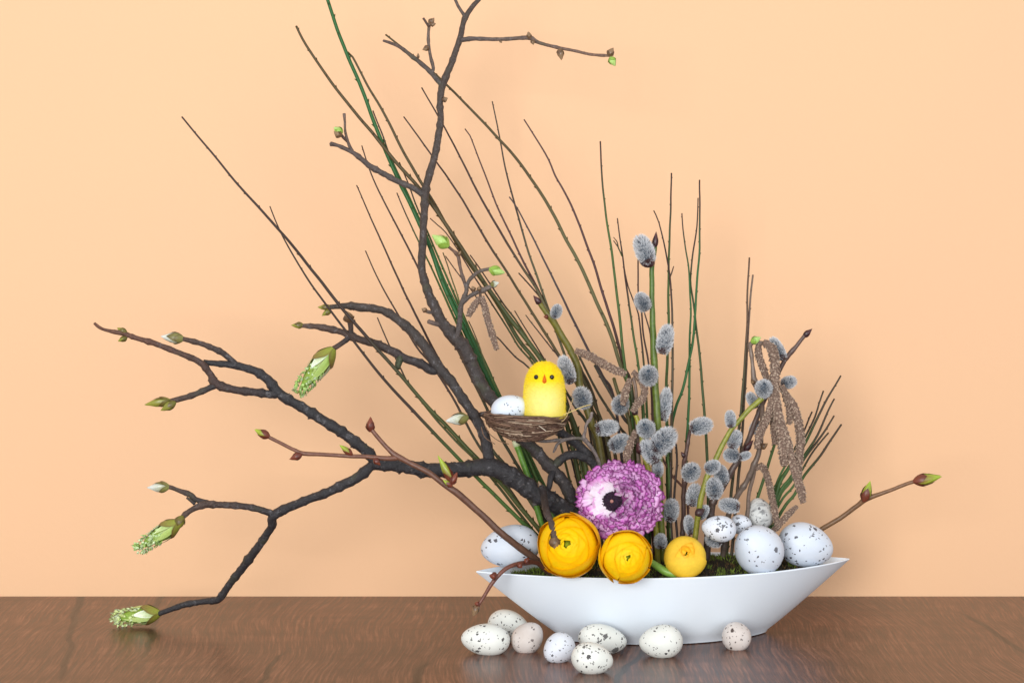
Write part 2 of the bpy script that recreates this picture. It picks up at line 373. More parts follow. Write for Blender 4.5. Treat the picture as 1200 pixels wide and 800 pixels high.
    bp = N(nt, 'ShaderNodeBump'); bp.inputs['Strength'].default_value = 0.12; bp.inputs['Distance'].default_value = 0.0004
    lk(n3.outputs['Fac'], bp.inputs['Height']); lk(bp.outputs[0], b.inputs['Normal'])
    b.inputs['Subsurface Weight'].default_value = 0.08; b.inputs['Subsurface Radius'].default_value = (0.003, 0.003, 0.003)
    return m
SPOT = L(38, 30, 36)
M_egg_cream = egg_mat('cream_speckled', L(229, 231, 225), L(221, 224, 218), SPOT, 1.0, 0.34)
M_egg_pink = egg_mat('pinkish_speckled', L(220, 212, 207), L(202, 192, 185), L(70, 55, 50), 0.9, 0.36)
M_egg_white = egg_mat('white_speckled', L(222, 227, 236), L(214, 220, 230), SPOT, 1.0, 0.38)
M_egg_big = egg_mat('big_white_speckled', L(218, 226, 237), L(211, 221, 234), L(45, 38, 48), 1.15, 0.22)
M_egg_grey = egg_mat('grey_streaked', L(206, 208, 206), L(176, 178, 178), L(95, 95, 98), 1.0, 0.4, streak=0.75)

# ------------------------------------------------------------------ the setting: table and wall
WALL_Y = 0.215
mb = MB(); g_ = (1, 1, 1)
def box(mb, x0, x1, y0, y1, z0, z1, c=(1, 1, 1)):
    i = len(mb.v)
    for (x, y, z) in ((x0, y0, z0), (x1, y0, z0), (x1, y1, z0), (x0, y1, z0), (x0, y0, z1), (x1, y0, z1), (x1, y1, z1), (x0, y1, z1)): mb.add((x, y, z), c)
    for f in ((0, 3, 2, 1), (4, 5, 6, 7), (0, 1, 5, 4), (1, 2, 6, 5), (2, 3, 7, 6), (3, 0, 4, 7)): mb.f.append(tuple(i + q for q in f))
box(mb, -1.1, 1.1, -0.55, WALL_Y - 0.001, -0.035, 0.0)
o = mb.build('table', table_mat(), smooth=False); o['kind'] = 'structure'
mb = MB(); box(mb, -1.6, 1.6, WALL_Y, WALL_Y + 0.02, -0.5, 1.4)
o = mb.build('wall', wall_mat(), smooth=False); o['kind'] = 'structure'

# ------------------------------------------------------------------ the boat-shaped bowl
BC = Vector((0.1295, 0.021, 0)); YAW = R(12.0)
bx_, by_ = Vector((math.cos(YAW), math.sin(YAW), 0)), Vector((-math.sin(YAW), math.cos(YAW), 0))
RIM_Z = 0.0597
def lens(a, b, z, n=112, e=0.92):
    pts = []
    for i in range(n):
        t = 2 * math.pi * i / n
        u = math.cos(t); s = math.sin(t)
        yy = b * (max(0.0, 1 - u * u)) ** e
        pts.append(BC + bx_ * (a * u) + by_ * (yy if s >= 0 else -yy) + Vector((0, 0, z)))
    return pts
A0, B0, A1, B1 = 0.089, 0.036, 0.1625, 0.068
mb = MB(); rings = []
def ring(a, b, z, e=0.92): rings.append([mb.add(p, g_) for p in lens(a, b, z, e=e)])
ring(A0 * 0.93, B0 * 0.90, 0.0004, 0.8)
ring(A0 * 0.985, B0 * 0.975, 0.0008, 0.82)
for i in range(0, 13):
    t = i / 12; z = 0.0028 + (RIM_Z - 0.0028) * t
    k = t ** 0.95
    ring(A0 + (A1 - A0) * k, B0 + (B1 - B0) * (t ** 0.76), z, 0.82 + 0.10 * t)
ring(A1 - 0.0005, B1 - 0.0010, RIM_Z + 0.0009); ring(A1 - 0.0022, B1 - 0.0026, RIM_Z + 0.0008); ring(A1 - 0.0036, B1 - 0.0040, RIM_Z - 0.0004)
for i in range(1, 7):
    t = 1 - i / 6; z = 0.008 + (RIM_Z - 0.008) * t
    ring(A0 + (A1 - A0) * t - 0.005, B0 + (B1 - B0) * t - 0.0045, z - 0.001)
n = len(rings[0])
for i in range(len(rings) - 1):
    for k in range(n): mb.f.append((rings[i][k], rings[i][(k + 1) % n], rings[i + 1][(k + 1) % n], rings[i + 1][k]))
mb.f.append(tuple(rings[0][::-1])); mb.f.append(tuple(rings[-1]))
o = mb.build('ceramic_bowl', bowl_mat(), origin=BC, sharp=45)
tag(o, 'long boat-shaped white ceramic bowl with pointed ends standing on the table', 'bowl')

def bowl_uv(p):                     # position in the bowl's rim lens, -1..1
    d = p - BC; return d.dot(bx_) / A1, d.dot(by_)
# soil and moss filling the bowl
def soil_z(u, v):
    hw = (B1 - 0.010) * (1 - u * u) ** 0.92 + 1e-6
    k = max(0.0, 1 - (v / hw) ** 2)
    q = Vector((u * 9, v * 55, 0))
    return 0.0525 + (0.013 * k) * max(0.0, 1 - 0.9 * abs(u) ** 2) + 0.0035 * noise.noise(q) + 0.0025 * noise.noise(q * 3.1)
mb = MB(); rws = []
for i in range(61):
    u = -0.95 + 1.9 * i / 60; hw = (B1 - 0.010) * (1 - u * u) ** 0.92 * 0.985
    rws.append([mb.add(BC + bx_ * (A1 * 0.90 * u) + by_ * (hw * (2 * k / 18 - 1)) + Vector((0, 0, soil_z(u, hw * (2 * k / 18 - 1)) - (0.004 if k in (0, 18) else 0))), jit(L(44, 36, 26), 0.3)) for k in range(19)])
for i in range(60):
    for k in range(18): mb.f.append((rws[i][k], rws[i + 1][k], rws[i + 1][k + 1], rws[i][k + 1]))
for i in range(9000):
    u = rnd.uniform(-0.9, 0.9); hw = (B1 - 0.0115) * (1 - u * u) ** 0.92; v = rnd.uniform(-hw, hw) * 0.97
    z = soil_z(u, v) - 0.0008
    p = BC + bx_ * (A1 * 0.90 * u) + by_ * v + Vector((0, 0, z))
    patch = noise.noise(Vector((u * 7, v * 60, 3)))
    c = L(96, 112, 40) if patch > -0.12 else (L(92, 70, 40) if rnd.random() < 0.4 else L(40, 38, 24))
    c = jit(c, 0.45)
    h = rnd.uniform(0.0015, 0.0045); an = rnd.uniform(0, 6.28); wv_ = Vector((math.cos(an), math.sin(an), 0)) * rnd.uniform(0.0003, 0.0007)
    ln = Vector((rnd.uniform(-1, 1), rnd.uniform(-1, 1), 0)) * h * 0.7
    a = mb.add(p - wv_, c); b_ = mb.add(p + wv_, c); d = mb.add(p + ln + Vector((0, 0, h)), tuple(min(1, x * 1.5) for x in c)); mb.f.append((a, b_, d))
o = mb.build('moss', M_moss, origin=BC + Vector((0, 0, 0.05)))
o['label'] = 'dark soil with green moss filling the white bowl'; o['category'] = 'moss'; o['kind'] = 'stuff'

# ------------------------------------------------------------------ eggs
def egg_mesh(name, length, width, mat):
    """pointed end along +X"""
    mb = MB(); nr, ns = 22, 28; rows = []
    for i in range(1, nr):
        t = math.pi * i / nr; x = -math.cos(t)
        r = math.sin(t) * (1 - 0.13 * x - 0.03 * x * x)
        rows.append([mb.add((x * length / 2, r * width / 2 * math.cos(2 * math.pi * k / ns), r * width / 2 * math.sin(2 * math.pi * k / ns)), g_) for k in range(ns)])
    a = mb.add((-length / 2, 0, 0), g_); b_ = mb.add((length / 2, 0, 0), g_)
    for i in range(len(rows) - 1):
        for k in range(ns): mb.f.append((rows[i][k], rows[i + 1][k], rows[i + 1][(k + 1) % ns], rows[i][(k + 1) % ns]))
    for k in range(ns):
        mb.f.append((a, rows[0][k], rows[0][(k + 1) % ns])); mb.f.append((b_, rows[-1][(k + 1) % ns], rows[-1][k]))
    return mb, mat
def egg(x, y, wpx, hpx, Y, rx, rz, mat, label, group, name='speckled_egg', spin=0.0, toward=0.0):
    """rx: tilt of the long axis in the picture plane (deg, + = pointed end up), rz: 0 points right, 180 left; toward: turned to the camera"""
    k = px(Y)
    mb, m = egg_mesh(name, wpx * k, hpx * k, mat)
    o = mb.build(name, m, origin=(0, 0, 0))
    o.location = P(x, y, Y)
    q = Quaternion((0, 0, 1), R(rz + toward)) @ Quaternion((0, 1, 0), R(-rx)) @ Quaternion((1, 0, 0), R(spin))
    o.rotation_mode = 'QUATERNION'; o.rotation_quaternion = q
    return tag(o, label, 'egg', group)
def table_depth(y, hpx):
    d = 1.5
    for _ in range(20): d = (CAM.z - hpx / 2 * d / F) * F / (y - 325.2)
    return d + CAM.y
GT = 'speckled quail eggs lying on the table'; GB = 'speckled eggs in the bowl'
for (x, y, wp, hp, rx, rz, mat, sp_, tw, lb) in (
    (569, 749, 58, 38, 4, 180, M_egg_cream, 20, 0, 'smooth cream egg with few faint specks, leftmost egg on the table'),
    (596, 733, 50, 37, -14, 0, M_egg_cream, 100, 0, 'cream egg with dark blotches on top, half hidden behind the leftmost table egg'),
    (618.5, 747, 42, 35.5, 35, 0, M_egg_pink, 50, 40, 'small greyish pink mottled egg touching the two leftmost table eggs'),
    (655, 759.5, 40, 35.5, -30, 180, M_egg_white, 10, 30, 'small round white speckled egg between the mottled pink egg and the front pair'),
    (706, 749, 58, 36, -8, 0, M_egg_cream, 200, 0, 'long cream speckled egg against the bowl, behind the frontmost egg'),
    (694, 771.5, 50, 38, -10, 0, M_egg_cream, 310, 0, 'cream egg with black blotches below, nearest to the camera on the table'),
    (774.5, 751.5, 52, 40, -4, 180, M_egg_cream, 150, 0, 'cream egg with a row of dark specks lying alone before the middle of the bowl'),
    (862.5, 745, 37, 34.5, 50, 180, M_egg_pink, 260, 55, 'small round pale pinkish egg, rightmost on the table')):
    egg(x, y, wp, hp, table_depth(y, hp), rx, rz, mat, lb, GT, 'quail_egg', sp_, tw)
for (x, y, wp, hp, Y, rx, rz, mat, sp_, tw, lb) in (
    (598, 640, 70, 50, 0.004, -8, 180, M_egg_big, 40, 0, 'large white lightly speckled egg at the left end of the bowl behind the brown twig'),
    (842.5, 619, 41, 31, -0.018, 8, 180, M_egg_white, 130, 0, 'small white egg dotted with black on the moss right of the palest yellow bloom'),
    (868, 614, 26, 23, 0.010, 0, 0, M_egg_white, 220, 0, 'tiny black and white egg peeping out behind the small dotted egg in the bowl'),
    (889.5, 602, 38, 33, 0.030, 82, 180, M_egg_grey, 10, 0, 'upright grey streaked egg standing behind the two large white eggs'),
    (888.5, 643, 66, 57, -0.006, 38, 180, M_egg_big, 75, 50, 'large white speckled egg resting on the bowl rim below the grey streaked egg'),
    (944, 638.5, 66, 52, 0.030, -14, 0, M_egg_big, 165, 0, 'large white egg with black blotches at the right end of the bowl')):
    egg(x, y, wp, hp, Y, rx, rz, mat, lb, GB, 'speckled_egg', sp_, tw)

# ------------------------------------------------------------------ wood: forked branches
GREY = L(66, 62, 62); DK = L(45, 43, 46); BRN = L(84, 64, 54); RED = L(104, 70, 54); PALE = L(112, 104, 98)
GREEN = L(126, 152, 56); LIME = L(150, 185, 90); OLIVE = L(112, 110, 44); RUST = L(98, 52, 34); CREAM = L(215, 222, 190)

def wood(parent, name, pts, c0, c1, sides=14, step=2.4, rough=0.12, mat=None, nodesw=True, seed=None):
    mb = MB(); seed = rnd.uniform(0, 50) if seed is None else seed
    rr = random.Random(int(seed * 1000))
    s = catmull(pts, step)
    n = len(s); R2 = [q[3] for q in s]
    if nodesw:                                  # swellings at old bud scars
        acc = rr.uniform(4, 12)
        i = 0
        while i < n - 2:
            i += max(3, int(rr.uniform(8, 20) / step * 1.6))
            if i < n - 2:
                k = rr.uniform(1.10, 1.28)
                R2[i] *= k; R2[i - 1] *= 1 + (k - 1) * 0.5; R2[i + 1] *= 1 + (k - 1) * 0.5
    W = []; Rr = []
    for i, (x, y, Y, r) in enumerate(s):
        p = P(x, y, Y) + noise.noise_vector(Vector((seed, i * step * 0.045, 0.3))) * px(Y) * 0.9
        W.append(p); Rr.append(max(R2[i], 0.25) * px(Y) * 0.96)
    tube(mb, W, Rr, lambda t: mix(c0, c1, t), sides, rough=rough, seed=seed, freq=260)
    if rough > 0.1:                              # lenticels and small bark stubs
        for _ in range(int(n * 0.35)):
            i = rr.randrange(1, n - 1); d = (W[min(n - 1, i + 1)] - W[i - 1]).normalized(); u, v, _d = frame(d)
            an = rr.uniform(0, 6.28); nn = u * math.cos(an) + v * math.sin(an); r = Rr[i]
            h = r * rr.uniform(0.10, 0.28); wd = r * rr.uniform(0.12, 0.30)
            c = jit(mix(c0, PALE, rr.uniform(0, 0.5)), 0.25, rr)
            b0 = W[i] + nn * r * 0.93; t_ = nn.cross(d)
            ids = [mb.add(b0 + d * wd, c), mb.add(b0 + t_ * wd, c), mb.add(b0 - d * wd, c), mb.add(b0 - t_ * wd, c), mb.add(b0 + nn * h + d * wd * 0.4, tuple(min(1, x * 1.25) for x in c))]
            for a, b_ in ((0, 1), (1, 2), (2, 3), (3, 0)): mb.f.append((ids[a], ids[b_], ids[4]))
    return mb.build(name, mat or M_bark, parent)

def bud(parent, x0, y0, x1, y1, r, Y, style='olive', dY=0.0, name='bud'):
    """closed bud from its base pixel to its tip pixel"""
    a = P(x0, y0, Y); b = P(x1, y1, Y + dY); rr = r * px(Y)
    pal = {'olive': (OLIVE, L(150, 150, 60), L(90, 66, 36)), 'red': (L(110, 55, 40), L(128, 66, 46), L(80, 36, 28)),
           'lime': (L(150, 185, 80), L(185, 215, 130), L(120, 150, 50)), 'brown': (L(120, 92, 66), L(150, 122, 92), L(84, 62, 46)),
           'redlime': (L(118, 60, 42), L(165, 190, 60), L(96, 46, 32)), 'dark': (L(62, 34, 38), L(80, 44, 46), L(44, 24, 28)),
           'silver': (L(140, 140, 80), L(225, 228, 222), L(96, 80, 46))}[style]
    mb = MB()
    ovoid(mb, a, b, rr, lambda s: mix(pal[0], pal[1], s * 1.1), 10, 8)
    k0 = rnd.uniform(0, 6.28)
    for i, (s1, g) in enumerate(((0.98, 1.05), (0.92, 1.08), (0.74, 1.13), (0.66, 1.16), (0.46, 1.22), (0.40, 1.25))):
        scale_patch(mb, a, b, rr, k0 + i * 2.0, 1.05, s1, g, jit(pal[0], 0.15), pal[1] if i < 2 else pal[2], 6, 5)
    return mb.build(name, M_bud, parent)

def open_bud(parent, base, pts, r, Y, tipcol=L(156, 192, 92)):
    """a bud that has burst: bud scales as parts and a cluster of green florets at the end; base->tip given as 2 pixel points"""
    (x0, y0), (x1, y1) = base, pts
    a = P(x0, y0, Y); b = P(x1, y1, Y - 0.004); rr = r * px(Y); ax = b - a
    mb = MB()
    ovoid(mb, a, a + ax * 0.97, rr * 0.88, lambda s: mix(L(150, 160, 70), L(130, 170, 60), s), 12, 8, p=0.75)
    body = mb.build('bud', M_bud, parent)
    specs = [(0.0, 0.26, 1.16, 1.2, L(112, 116, 40), L(96, 58, 38)), (2.1, 0.32, 1.14, 1.2, L(134, 142, 50), L(104, 70, 44)), (4.2, 0.38, 1.12, 1.1, L(146, 156, 60), L(120, 96, 52)), (5.4, 0.30, 1.18, 0.9, L(120, 128, 44), L(88, 54, 38))]
    for j in range(7):
        specs.append((j * 0.9 + rnd.uniform(-0.2, 0.2), rnd.uniform(0.5, 0.86), 0.98 + 0.04 * (j % 3), rnd.uniform(0.38, 0.6), rnd.choice((L(160, 184, 90), L(176, 196, 120), L(140, 170, 70))), rnd.choice((L(232, 238, 222), L(206, 220, 160), L(190, 212, 130)))))
    for lon, s1, g, hf, ca, cb in specs:
        m2 = MB(); scale_patch(m2, a, a + ax * 0.95, rr, lon, hf, s1, g * 1.02 + 0.04, ca, cb, 6, 6, p=0.75)
        so = m2.build('bud_scale', M_bud, None, origin=parent['_o']); so.parent = body; so.location = (0, 0, 0)
    m3 = MB(); u, v, d = frame(ax)
    for i in range(150):
        t = rnd.uniform(0.40, 0.97); an = rnd.uniform(0, 6.28)
        q = rr * 0.98 * math.sqrt(max(0.03, 1 - (max(0, t - 0.70) / 0.31) ** 2)) * rnd.uniform(0.72, 1.0)
        rad = u * math.cos(an) + v * math.sin(an)
        c0 = a + d * ax.length * t + rad * q
        dv = (rad * rnd.uniform(0.2, 0.8) + d * rnd.uniform(0.3, 1.0) + Vector((rnd.uniform(-.4, .4), rnd.uniform(-.4, .4), rnd.uniform(-.4, .4)))).normalized()
        sd = dv.cross(rad + Vector((rnd.uniform(-.5, .5), rnd.uniform(-.5, .5), rnd.uniform(-.5, .5)))).normalized(); up_ = sd.cross(dv)
        ln = rnd.uniform(3.0, 6.5) * px(Y); wd = rnd.uniform(1.1, 2.2) * px(Y)
        cc = jit(mix(tipcol, L(218, 230, 190), rnd.random() ** 1.6), 0.3); ce = tuple(x * 0.75 for x in cc)
        rows_ = []
        for k in range(4):
            s_ = k / 3; w_ = wd * math.sin(math.pi * (0.12 + 0.83 * s_)); mid = c0 + dv * ln * (s_ - 0.35) + up_ * ln * 0.25 * (s_ - 0.5) ** 2
            rows_.append([m3.add(mid - sd * w_ + up_ * w_ * 0.6, ce), m3.add(mid, cc), m3.add(mid + sd * w_ + up_ * w_ * 0.6, ce)])
        for k in range(3):
            for j in range(2): m3.f.append((rows_[k][j], rows_[k][j + 1], rows_[k + 1][j + 1], rows_[k + 1][j]))
        if i % 3 == 0:
            s2 = rnd.uniform(1.0, 1.9) * px(Y)
            ovoid(m3, c0 - dv * s2, c0 + dv * s2 * 1.3, s2, (lambda c_: (lambda s_: c_))(cc), 6, 4, p=1.0)
    fo = m3.build('floret_cluster', M_bud, None, origin=parent['_o']); fo.parent = body; fo.location = (0, 0, 0); fo['kind'] = 'stuff'
    return body

# --- the large spreading branch on the left
SOILZ = 0.056
def root_y(Y): return 325.2 + (CAM.z - SOILZ) * F / (Y - CAM.y)
yB = -0.004
br = thing('spreading_branch', 'thick dark grey branch spreading far left with swelling green buds', 'branch', P(706, 668, 0.02))
wood(br, 'stem', [(712, 668, 0.025, 11), (690, 628, 0.018, 11), (664, 600, 0.012, 11.2), (634, 581, 0.006, 11.5), (610, 566, 0.0, 11.5), (590, 553, -0.004, 11), (572, 547, -0.006, 11), (550, 549, -0.006, 9.6), (535, 550, -0.006, 9.4), (500, 550, -0.006, 8.6), (465, 545, -0.006, 8.0), (437, 543, -0.006, 7.6)], DK, DK, 16, rough=0.15)
wood(br, 'limb', [(441, 545, -0.006, 6.2), (430, 529, -0.006, 6.8), (402, 507, -0.007, 6.4), (370, 487, -0.008, 6.2), (345, 472, -0.009, 6.0), (325, 459, -0.010, 6.4), (315, 445, -0.010, 5.6), (300, 435, -0.010, 5.2), (275, 428, -0.010, 4.6), (255, 426, -0.010, 3.8), (239, 424, -0.010, 3.4)], DK, DK)
wood(br, 'twig', [(278, 428, -0.010, 3.8), (268, 419, -0.010, 3.6), (258, 412, -0.012, 3.6), (240, 404, -0.014, 3.2), (214, 397, -0.016, 3.0)], DK, BRN)
wood(br, 'twig', [(324, 461, -0.010, 5.4), (313, 461, -0.012, 5.0), (280, 457, -0.014, 4.8), (254, 450, -0.016, 5.4), (246, 438, -0.016, 4.2), (236, 426, -0.018, 4.0), (220, 417, -0.018, 3.6), (182, 403, -0.02, 3.4), (150, 393, -0.022, 3.0), (146, 391, -0.022, 3.4), (127, 387, -0.024, 2.2), (118, 384, -0.024, 2.0), (111, 379, -0.024, 1.8)], DK, RED)
wood(br, 'twig', [(254, 450, -0.016, 4.4), (237, 459, -0.018, 3.6), (215, 466, -0.02, 3.4), (199, 470, -0.02, 3.2)], DK, BRN)
bud(br, 149, 390, 137, 384, 3.0, -0.022); bud(br, 149, 395, 138, 400, 3.0, -0.022)
bud(br, 200, 469, 169, 474, 5.0, -0.021); bud(br, 206, 471, 188, 481, 4.6, -0.024)
bud(br, 216, 397, 188, 394, 6.0, -0.016, 'silver')
wood(br, 'limb', [(440, 541, -0.006, 6.0), (417, 560, -0.004, 6.2), (385, 576, -0.002, 5.6), (358, 586, 0.002, 5.4), (322, 603, 0.006, 6.0), (319, 616, 0.012, 5.0), (309, 631, 0.02, 4.8), (292, 655, 0.032, 5.2), (276, 675, 0.042, 4.6), (262, 694, 0.050, 4.4), (256, 701, 0.053, 4.8), (250, 703, 0.055, 4.2), (237, 704, 0.058, 3.8), (210, 710, 0.062, 3.6), (186, 719, 0.064, 3.0)], DK, DK)
wood(br, 'twig', [(323, 603, 0.006, 4.6), (303, 596, 0.004, 4.0), (276, 592, 0.0, 4.0), (250, 591, -0.004, 4.2), (240, 591, -0.006, 4.6), (226, 596, -0.008, 3.4), (217, 602, -0.01, 3.2), (210, 612, -0.012, 3.2)], DK, BRN)
wood(br, 'twig', [(244, 589, -0.005, 3.4), (229, 585, -0.004, 3.2), (224, 580, -0.004, 3.4), (212, 575, -0.003, 2.8), (196, 569, -0.002, 2.6)], DK, BRN)
wood(br, 'twig', [(228, 590, -0.006, 2.4), (222, 585, -0.007, 1.7), (219, 583, -0.008, 1.5)], DK, BRN, nodesw=False)
bud(br, 199, 570, 172, 571, 5.6, -0.002, 'silver')
bud(br, 214, 604, 205, 622, 5.5, -0.014, 'olive')
open_bud(br, (211, 611), (158, 645), 9.6, -0.013)
open_bud(br, (188, 718), (128, 725), 10.0, 0.066, L(190, 205, 120))
wood(br, 'limb', [(576, 549, -0.004, 6.6), (572, 530, -0.002, 6.8), (567, 510, 0.0, 6.4), (556, 488, 0.004, 6.2), (546, 473, 0.006, 6.0), (528, 446, 0.010, 6.2), (513, 429, 0.012, 6.8), (500, 409, 0.014, 6.4), (484, 390, 0.018, 6.0), (472, 379, 0.02, 5.4), (456, 367, 0.022, 5.0), (440, 362, 0.022, 4.6), (424, 360, 0.022, 5.4), (406, 358, 0.022, 4.0), (386, 360, 0.022, 2.8)], DK, L(70, 60, 54))
wood(br, 'limb', [(516, 433, 0.012, 5.0), (506, 434, 0.012, 5.2), (492, 426, 0.012, 5.4), (474, 420, 0.012, 5.0), (464, 413, 0.013, 5.4), (457, 410, 0.014, 5.2), (438, 402, 0.016, 4.8), (420, 397, 0.018, 4.6), (409, 393, 0.018, 5.0), (400, 389, 0.018, 3.8), (378, 384, 0.018, 4.0), (366, 382, 0.018, 3.0), (353, 381, 0.018, 2.6)], DK, BRN)
wood(br, 'twig', [(470, 418, 0.012, 4.8), (467, 426, 0.009, 4.2), (465, 432, 0.008, 3.2)], L(60, 66, 44), L(60, 66, 44), nodesw=False)
wood(br, 'twig', [(411, 394, 0.018, 3.6), (411, 384, 0.016, 3.2), (410, 376, 0.014, 3.4)], DK, BRN, nodesw=False)
wood(br, 'twig', [(411, 394, 0.018, 3.6), (401, 402, 0.014, 3.2), (390, 409, 0.010, 3.0)], DK, BRN)
bud(br, 410, 378, 406, 364, 5.6, 0.013, 'brown'); bud(br, 356, 381, 341, 381, 3.4, 0.018); bud(br, 389, 360, 372, 360, 3.2, 0.022); bud(br, 388, 363, 377, 370, 3.2, 0.02)
open_bud(br, (391, 408), (347, 463), 11.0, 0.006)
wood(br, 'twig', [(634, 570, -0.004, 4.0), (637, 580, -0.012, 4.4), (641, 600, -0.046, 4.0), (646, 612, -0.056, 3.4), (648, 622, -0.060, 3.8), (650, 632, -0.062, 4.4)], DK, BRN)
bud(br, 649, 628, 652, 646, 6.0, -0.062, 'brown')
bud(br, 634, 572, 631, 563, 2.6, -0.004, 'brown')

# --- the tall forked branch
tb = thing('forked_branch', 'tall grey forked branch rising above all stems to the top edge', 'branch', P(694, 668, 0.03))
wood(tb, 'stem', [(698, 668, 0.035, 8), (684, 628, 0.03, 8), (671, 592, 0.024, 7.8), (664, 571, 0.021, 7.6), (647, 550, 0.02, 7.4), (631, 531, 0.019, 7.0), (616, 517, 0.019, 7.2), (598, 497, 0.02, 7.6), (578, 470, 0.022, 7.8), (570, 460, 0.024, 7.8), (558, 438, 0.026, 8.0), (545, 410, 0.028, 8.2), (530, 392, 0.029, 8.0), (518, 377, 0.03, 6.6), (509, 360, 0.032, 6.2), (500, 338, 0.034, 5.2), (494, 315, 0.036, 4.8), (495, 288, 0.037, 4.5), (497, 250, 0.038, 4.4), (498, 226, 0.039, 4.8), (506, 196, 0.04, 4.4), (513, 166, 0.042, 4.3), (516, 140, 0.044, 3.9), (516, 117, 0.045, 3.9), (519, 99, 0.046, 4.4), (530, 72, 0.048, 3.8), (539, 46, 0.05, 3.6), (546, 20, 0.052, 3.2), (562, -2, 0.054, 2.8), (568, -14, 0.055, 2.6)], L(48, 45, 47), L(76, 63, 56), 14)
wood(tb, 'twig', [(497, 229, 0.039, 3.6), (484, 221, 0.036, 3.6), (466, 212, 0.032, 3.4), (438, 198, 0.028, 3.6), (425, 188, 0.026, 3.2), (412, 178, 0.024, 2.8), (396, 171, 0.022, 2.2), (387, 169, 0.021, 3.0)], L(80, 74, 72), L(88, 74, 68))
wood(tb, 'twig', [(413, 178, 0.024, 2.6), (409, 170, 0.023, 2.0), (405, 156, 0.022, 1.6), (404, 142, 0.02, 1.5), (403, 133, 0.02, 2.0)], L(88, 74, 66), L(104, 84, 70), nodesw=False)
wood(tb, 'twig', [(407, 166, 0.023, 1.8), (402, 161, 0.02, 1.8), (399, 156, 0.018, 1.6)], BRN, BRN, nodesw=False)
bud(tb, 401, 157, 391, 149, 4.6, 0.018, 'lime'); bud(tb, 400, 160, 391, 154, 3.8, 0.016, 'brown')
wood(tb, 'twig', [(517, 99, 0.046, 3.2), (511, 93, 0.045, 2.8), (503, 83, 0.044, 2.6), (488, 70, 0.042, 2.4), (470, 56, 0.04, 2.2), (459, 51, 0.038, 1.8), (449, 48, 0.038, 1.6)], L(82, 76, 72), L(92, 74, 66))
wood(tb, 'twig', [(506, 86, 0.044, 2.2), (508, 80, 0.043, 2.0), (505, 68, 0.04, 1.9), (503, 56, 0.038, 1.9), (502, 40, 0.036, 1.8), (503, 27, 0.034, 2.0)], L(92, 80, 74), L(110, 92, 80))
wood(tb, 'twig', [(503, 32, 0.034, 1.6), (499, 26, 0.033, 1.5), (496, 22, 0.032, 1.5)], BRN, BRN, nodesw=False)
bud(tb, 503, 28, 509, 21, 3.2, 0.034, 'brown'); bud(tb, 504, 29, 511, 28, 2.6, 0.033, 'brown'); bud(tb, 503, 55, 495, 59, 3.0, 0.037, 'brown'); bud(tb, 490, 69, 490, 62, 1.5, 0.042, 'brown')
wood(tb, 'twig', [(539, 47, 0.05, 3.0), (548, 46, 0.048, 2.8), (555, 46, 0.046, 2.7), (585, 46, 0.042, 2.3), (612, 44.5, 0.038, 2.4), (622, 45, 0.037, 3.0), (631, 50, 0.036, 2.2), (660, 57.5, 0.032, 1.9), (695, 64, 0.028, 1.7), (715, 66, 0.026, 1.7)], L(88, 78, 74), L(120, 92, 76))
bud(tb, 621, 46, 619, 37, 2.8, 0.036, 'brown'); bud(tb, 624, 47, 625, 53, 2.4, 0.034, 'brown'); bud(tb, 656, 57, 658, 71, 3.8, 0.03, 'brown'); bud(tb, 586, 47, 588, 51, 1.5, 0.042, 'brown')
bud(tb, 713, 66, 719, 56, 3.8, 0.026, 'brown'); bud(tb, 715, 67, 721, 78, 4.2, 0.024, 'lime')
wood(tb, 'twig', [(546, 21, 0.052, 2.6), (541, 14, 0.05, 2.0), (536, 6, 0.049, 1.9), (531, -6, 0.048, 1.7)], L(92, 80, 74), L(96, 80, 70))
bud(tb, 518, 118, 525, 115, 2.8, 0.044, 'brown')
wood(tb, 'twig', [(508, 366, 0.03, 2.4), (503, 366, 0.026, 2.2), (498, 364, 0.024, 2.0)], L(90, 78, 74), L(110, 92, 84), nodesw=False)
bud(tb, 500, 365, 494, 361, 2.6, 0.023, 'brown')
wood(tb, 'twig', [(516, 381, 0.028, 3.0), (509, 379, 0.024, 2.8), (502, 376, 0.022, 2.8)], L(90, 78, 74), L(110, 92, 84), nodesw=False)
wood(tb, 'twig', [(534, 397, 0.026, 3.6), (537, 388, 0.024, 3.2), (539, 372, 0.022, 3.2), (541, 356, 0.02, 3.0), (546, 343, 0.018, 2.7), (549, 330, 0.016, 2.2), (558, 320, 0.014, 2.2), (566, 316.5, 0.012, 2.0), (575, 315, 0.01, 2.1)], L(82, 74, 72), L(100, 88, 80))
wood(tb, 'twig', [(542, 355, 0.02, 2.8), (550, 347, 0.017, 2.6), (560, 342, 0.015, 2.8), (568, 339, 0.013, 3.0), (577, 334, 0.012, 2.2)], L(84, 76, 74), L(112, 100, 92))
wood(tb, 'twig', [(547, 341, 0.018, 2.4), (545, 332, 0.018, 2.2), (542, 322, 0.018, 2.0), (538, 308, 0.018, 2.0), (536, 299, 0.018, 2.3), (530, 293, 0.016, 1.8), (524, 288, 0.015, 1.7)], L(92, 78, 72), L(110, 84, 70))
bud(tb, 526, 289, 506, 275, 6.6, 0.014, 'lime'); bud(tb, 573, 315, 592, 320, 5.2, 0.010, 'lime'); bud(tb, 575, 334, 585, 331, 3.6, 0.011, 'silver'); bud(tb, 537, 300, 540, 294, 2.0, 0.017, 'brown')
bud(tb, 556, 341, 553, 335, 2.6, 0.013, 'brown'); bud(tb, 561, 341, 562, 335, 2.4, 0.012, 'brown')
wood(tb, 'twig', [(584, 482, 0.018, 3.4), (571, 484, 0.012, 3.2), (560, 486, 0.008, 3.0), (548, 489, 0.004, 2.8)], DK, BRN)
bud(tb, 549, 489, 522, 493, 6.4, -0.006, 'silver')
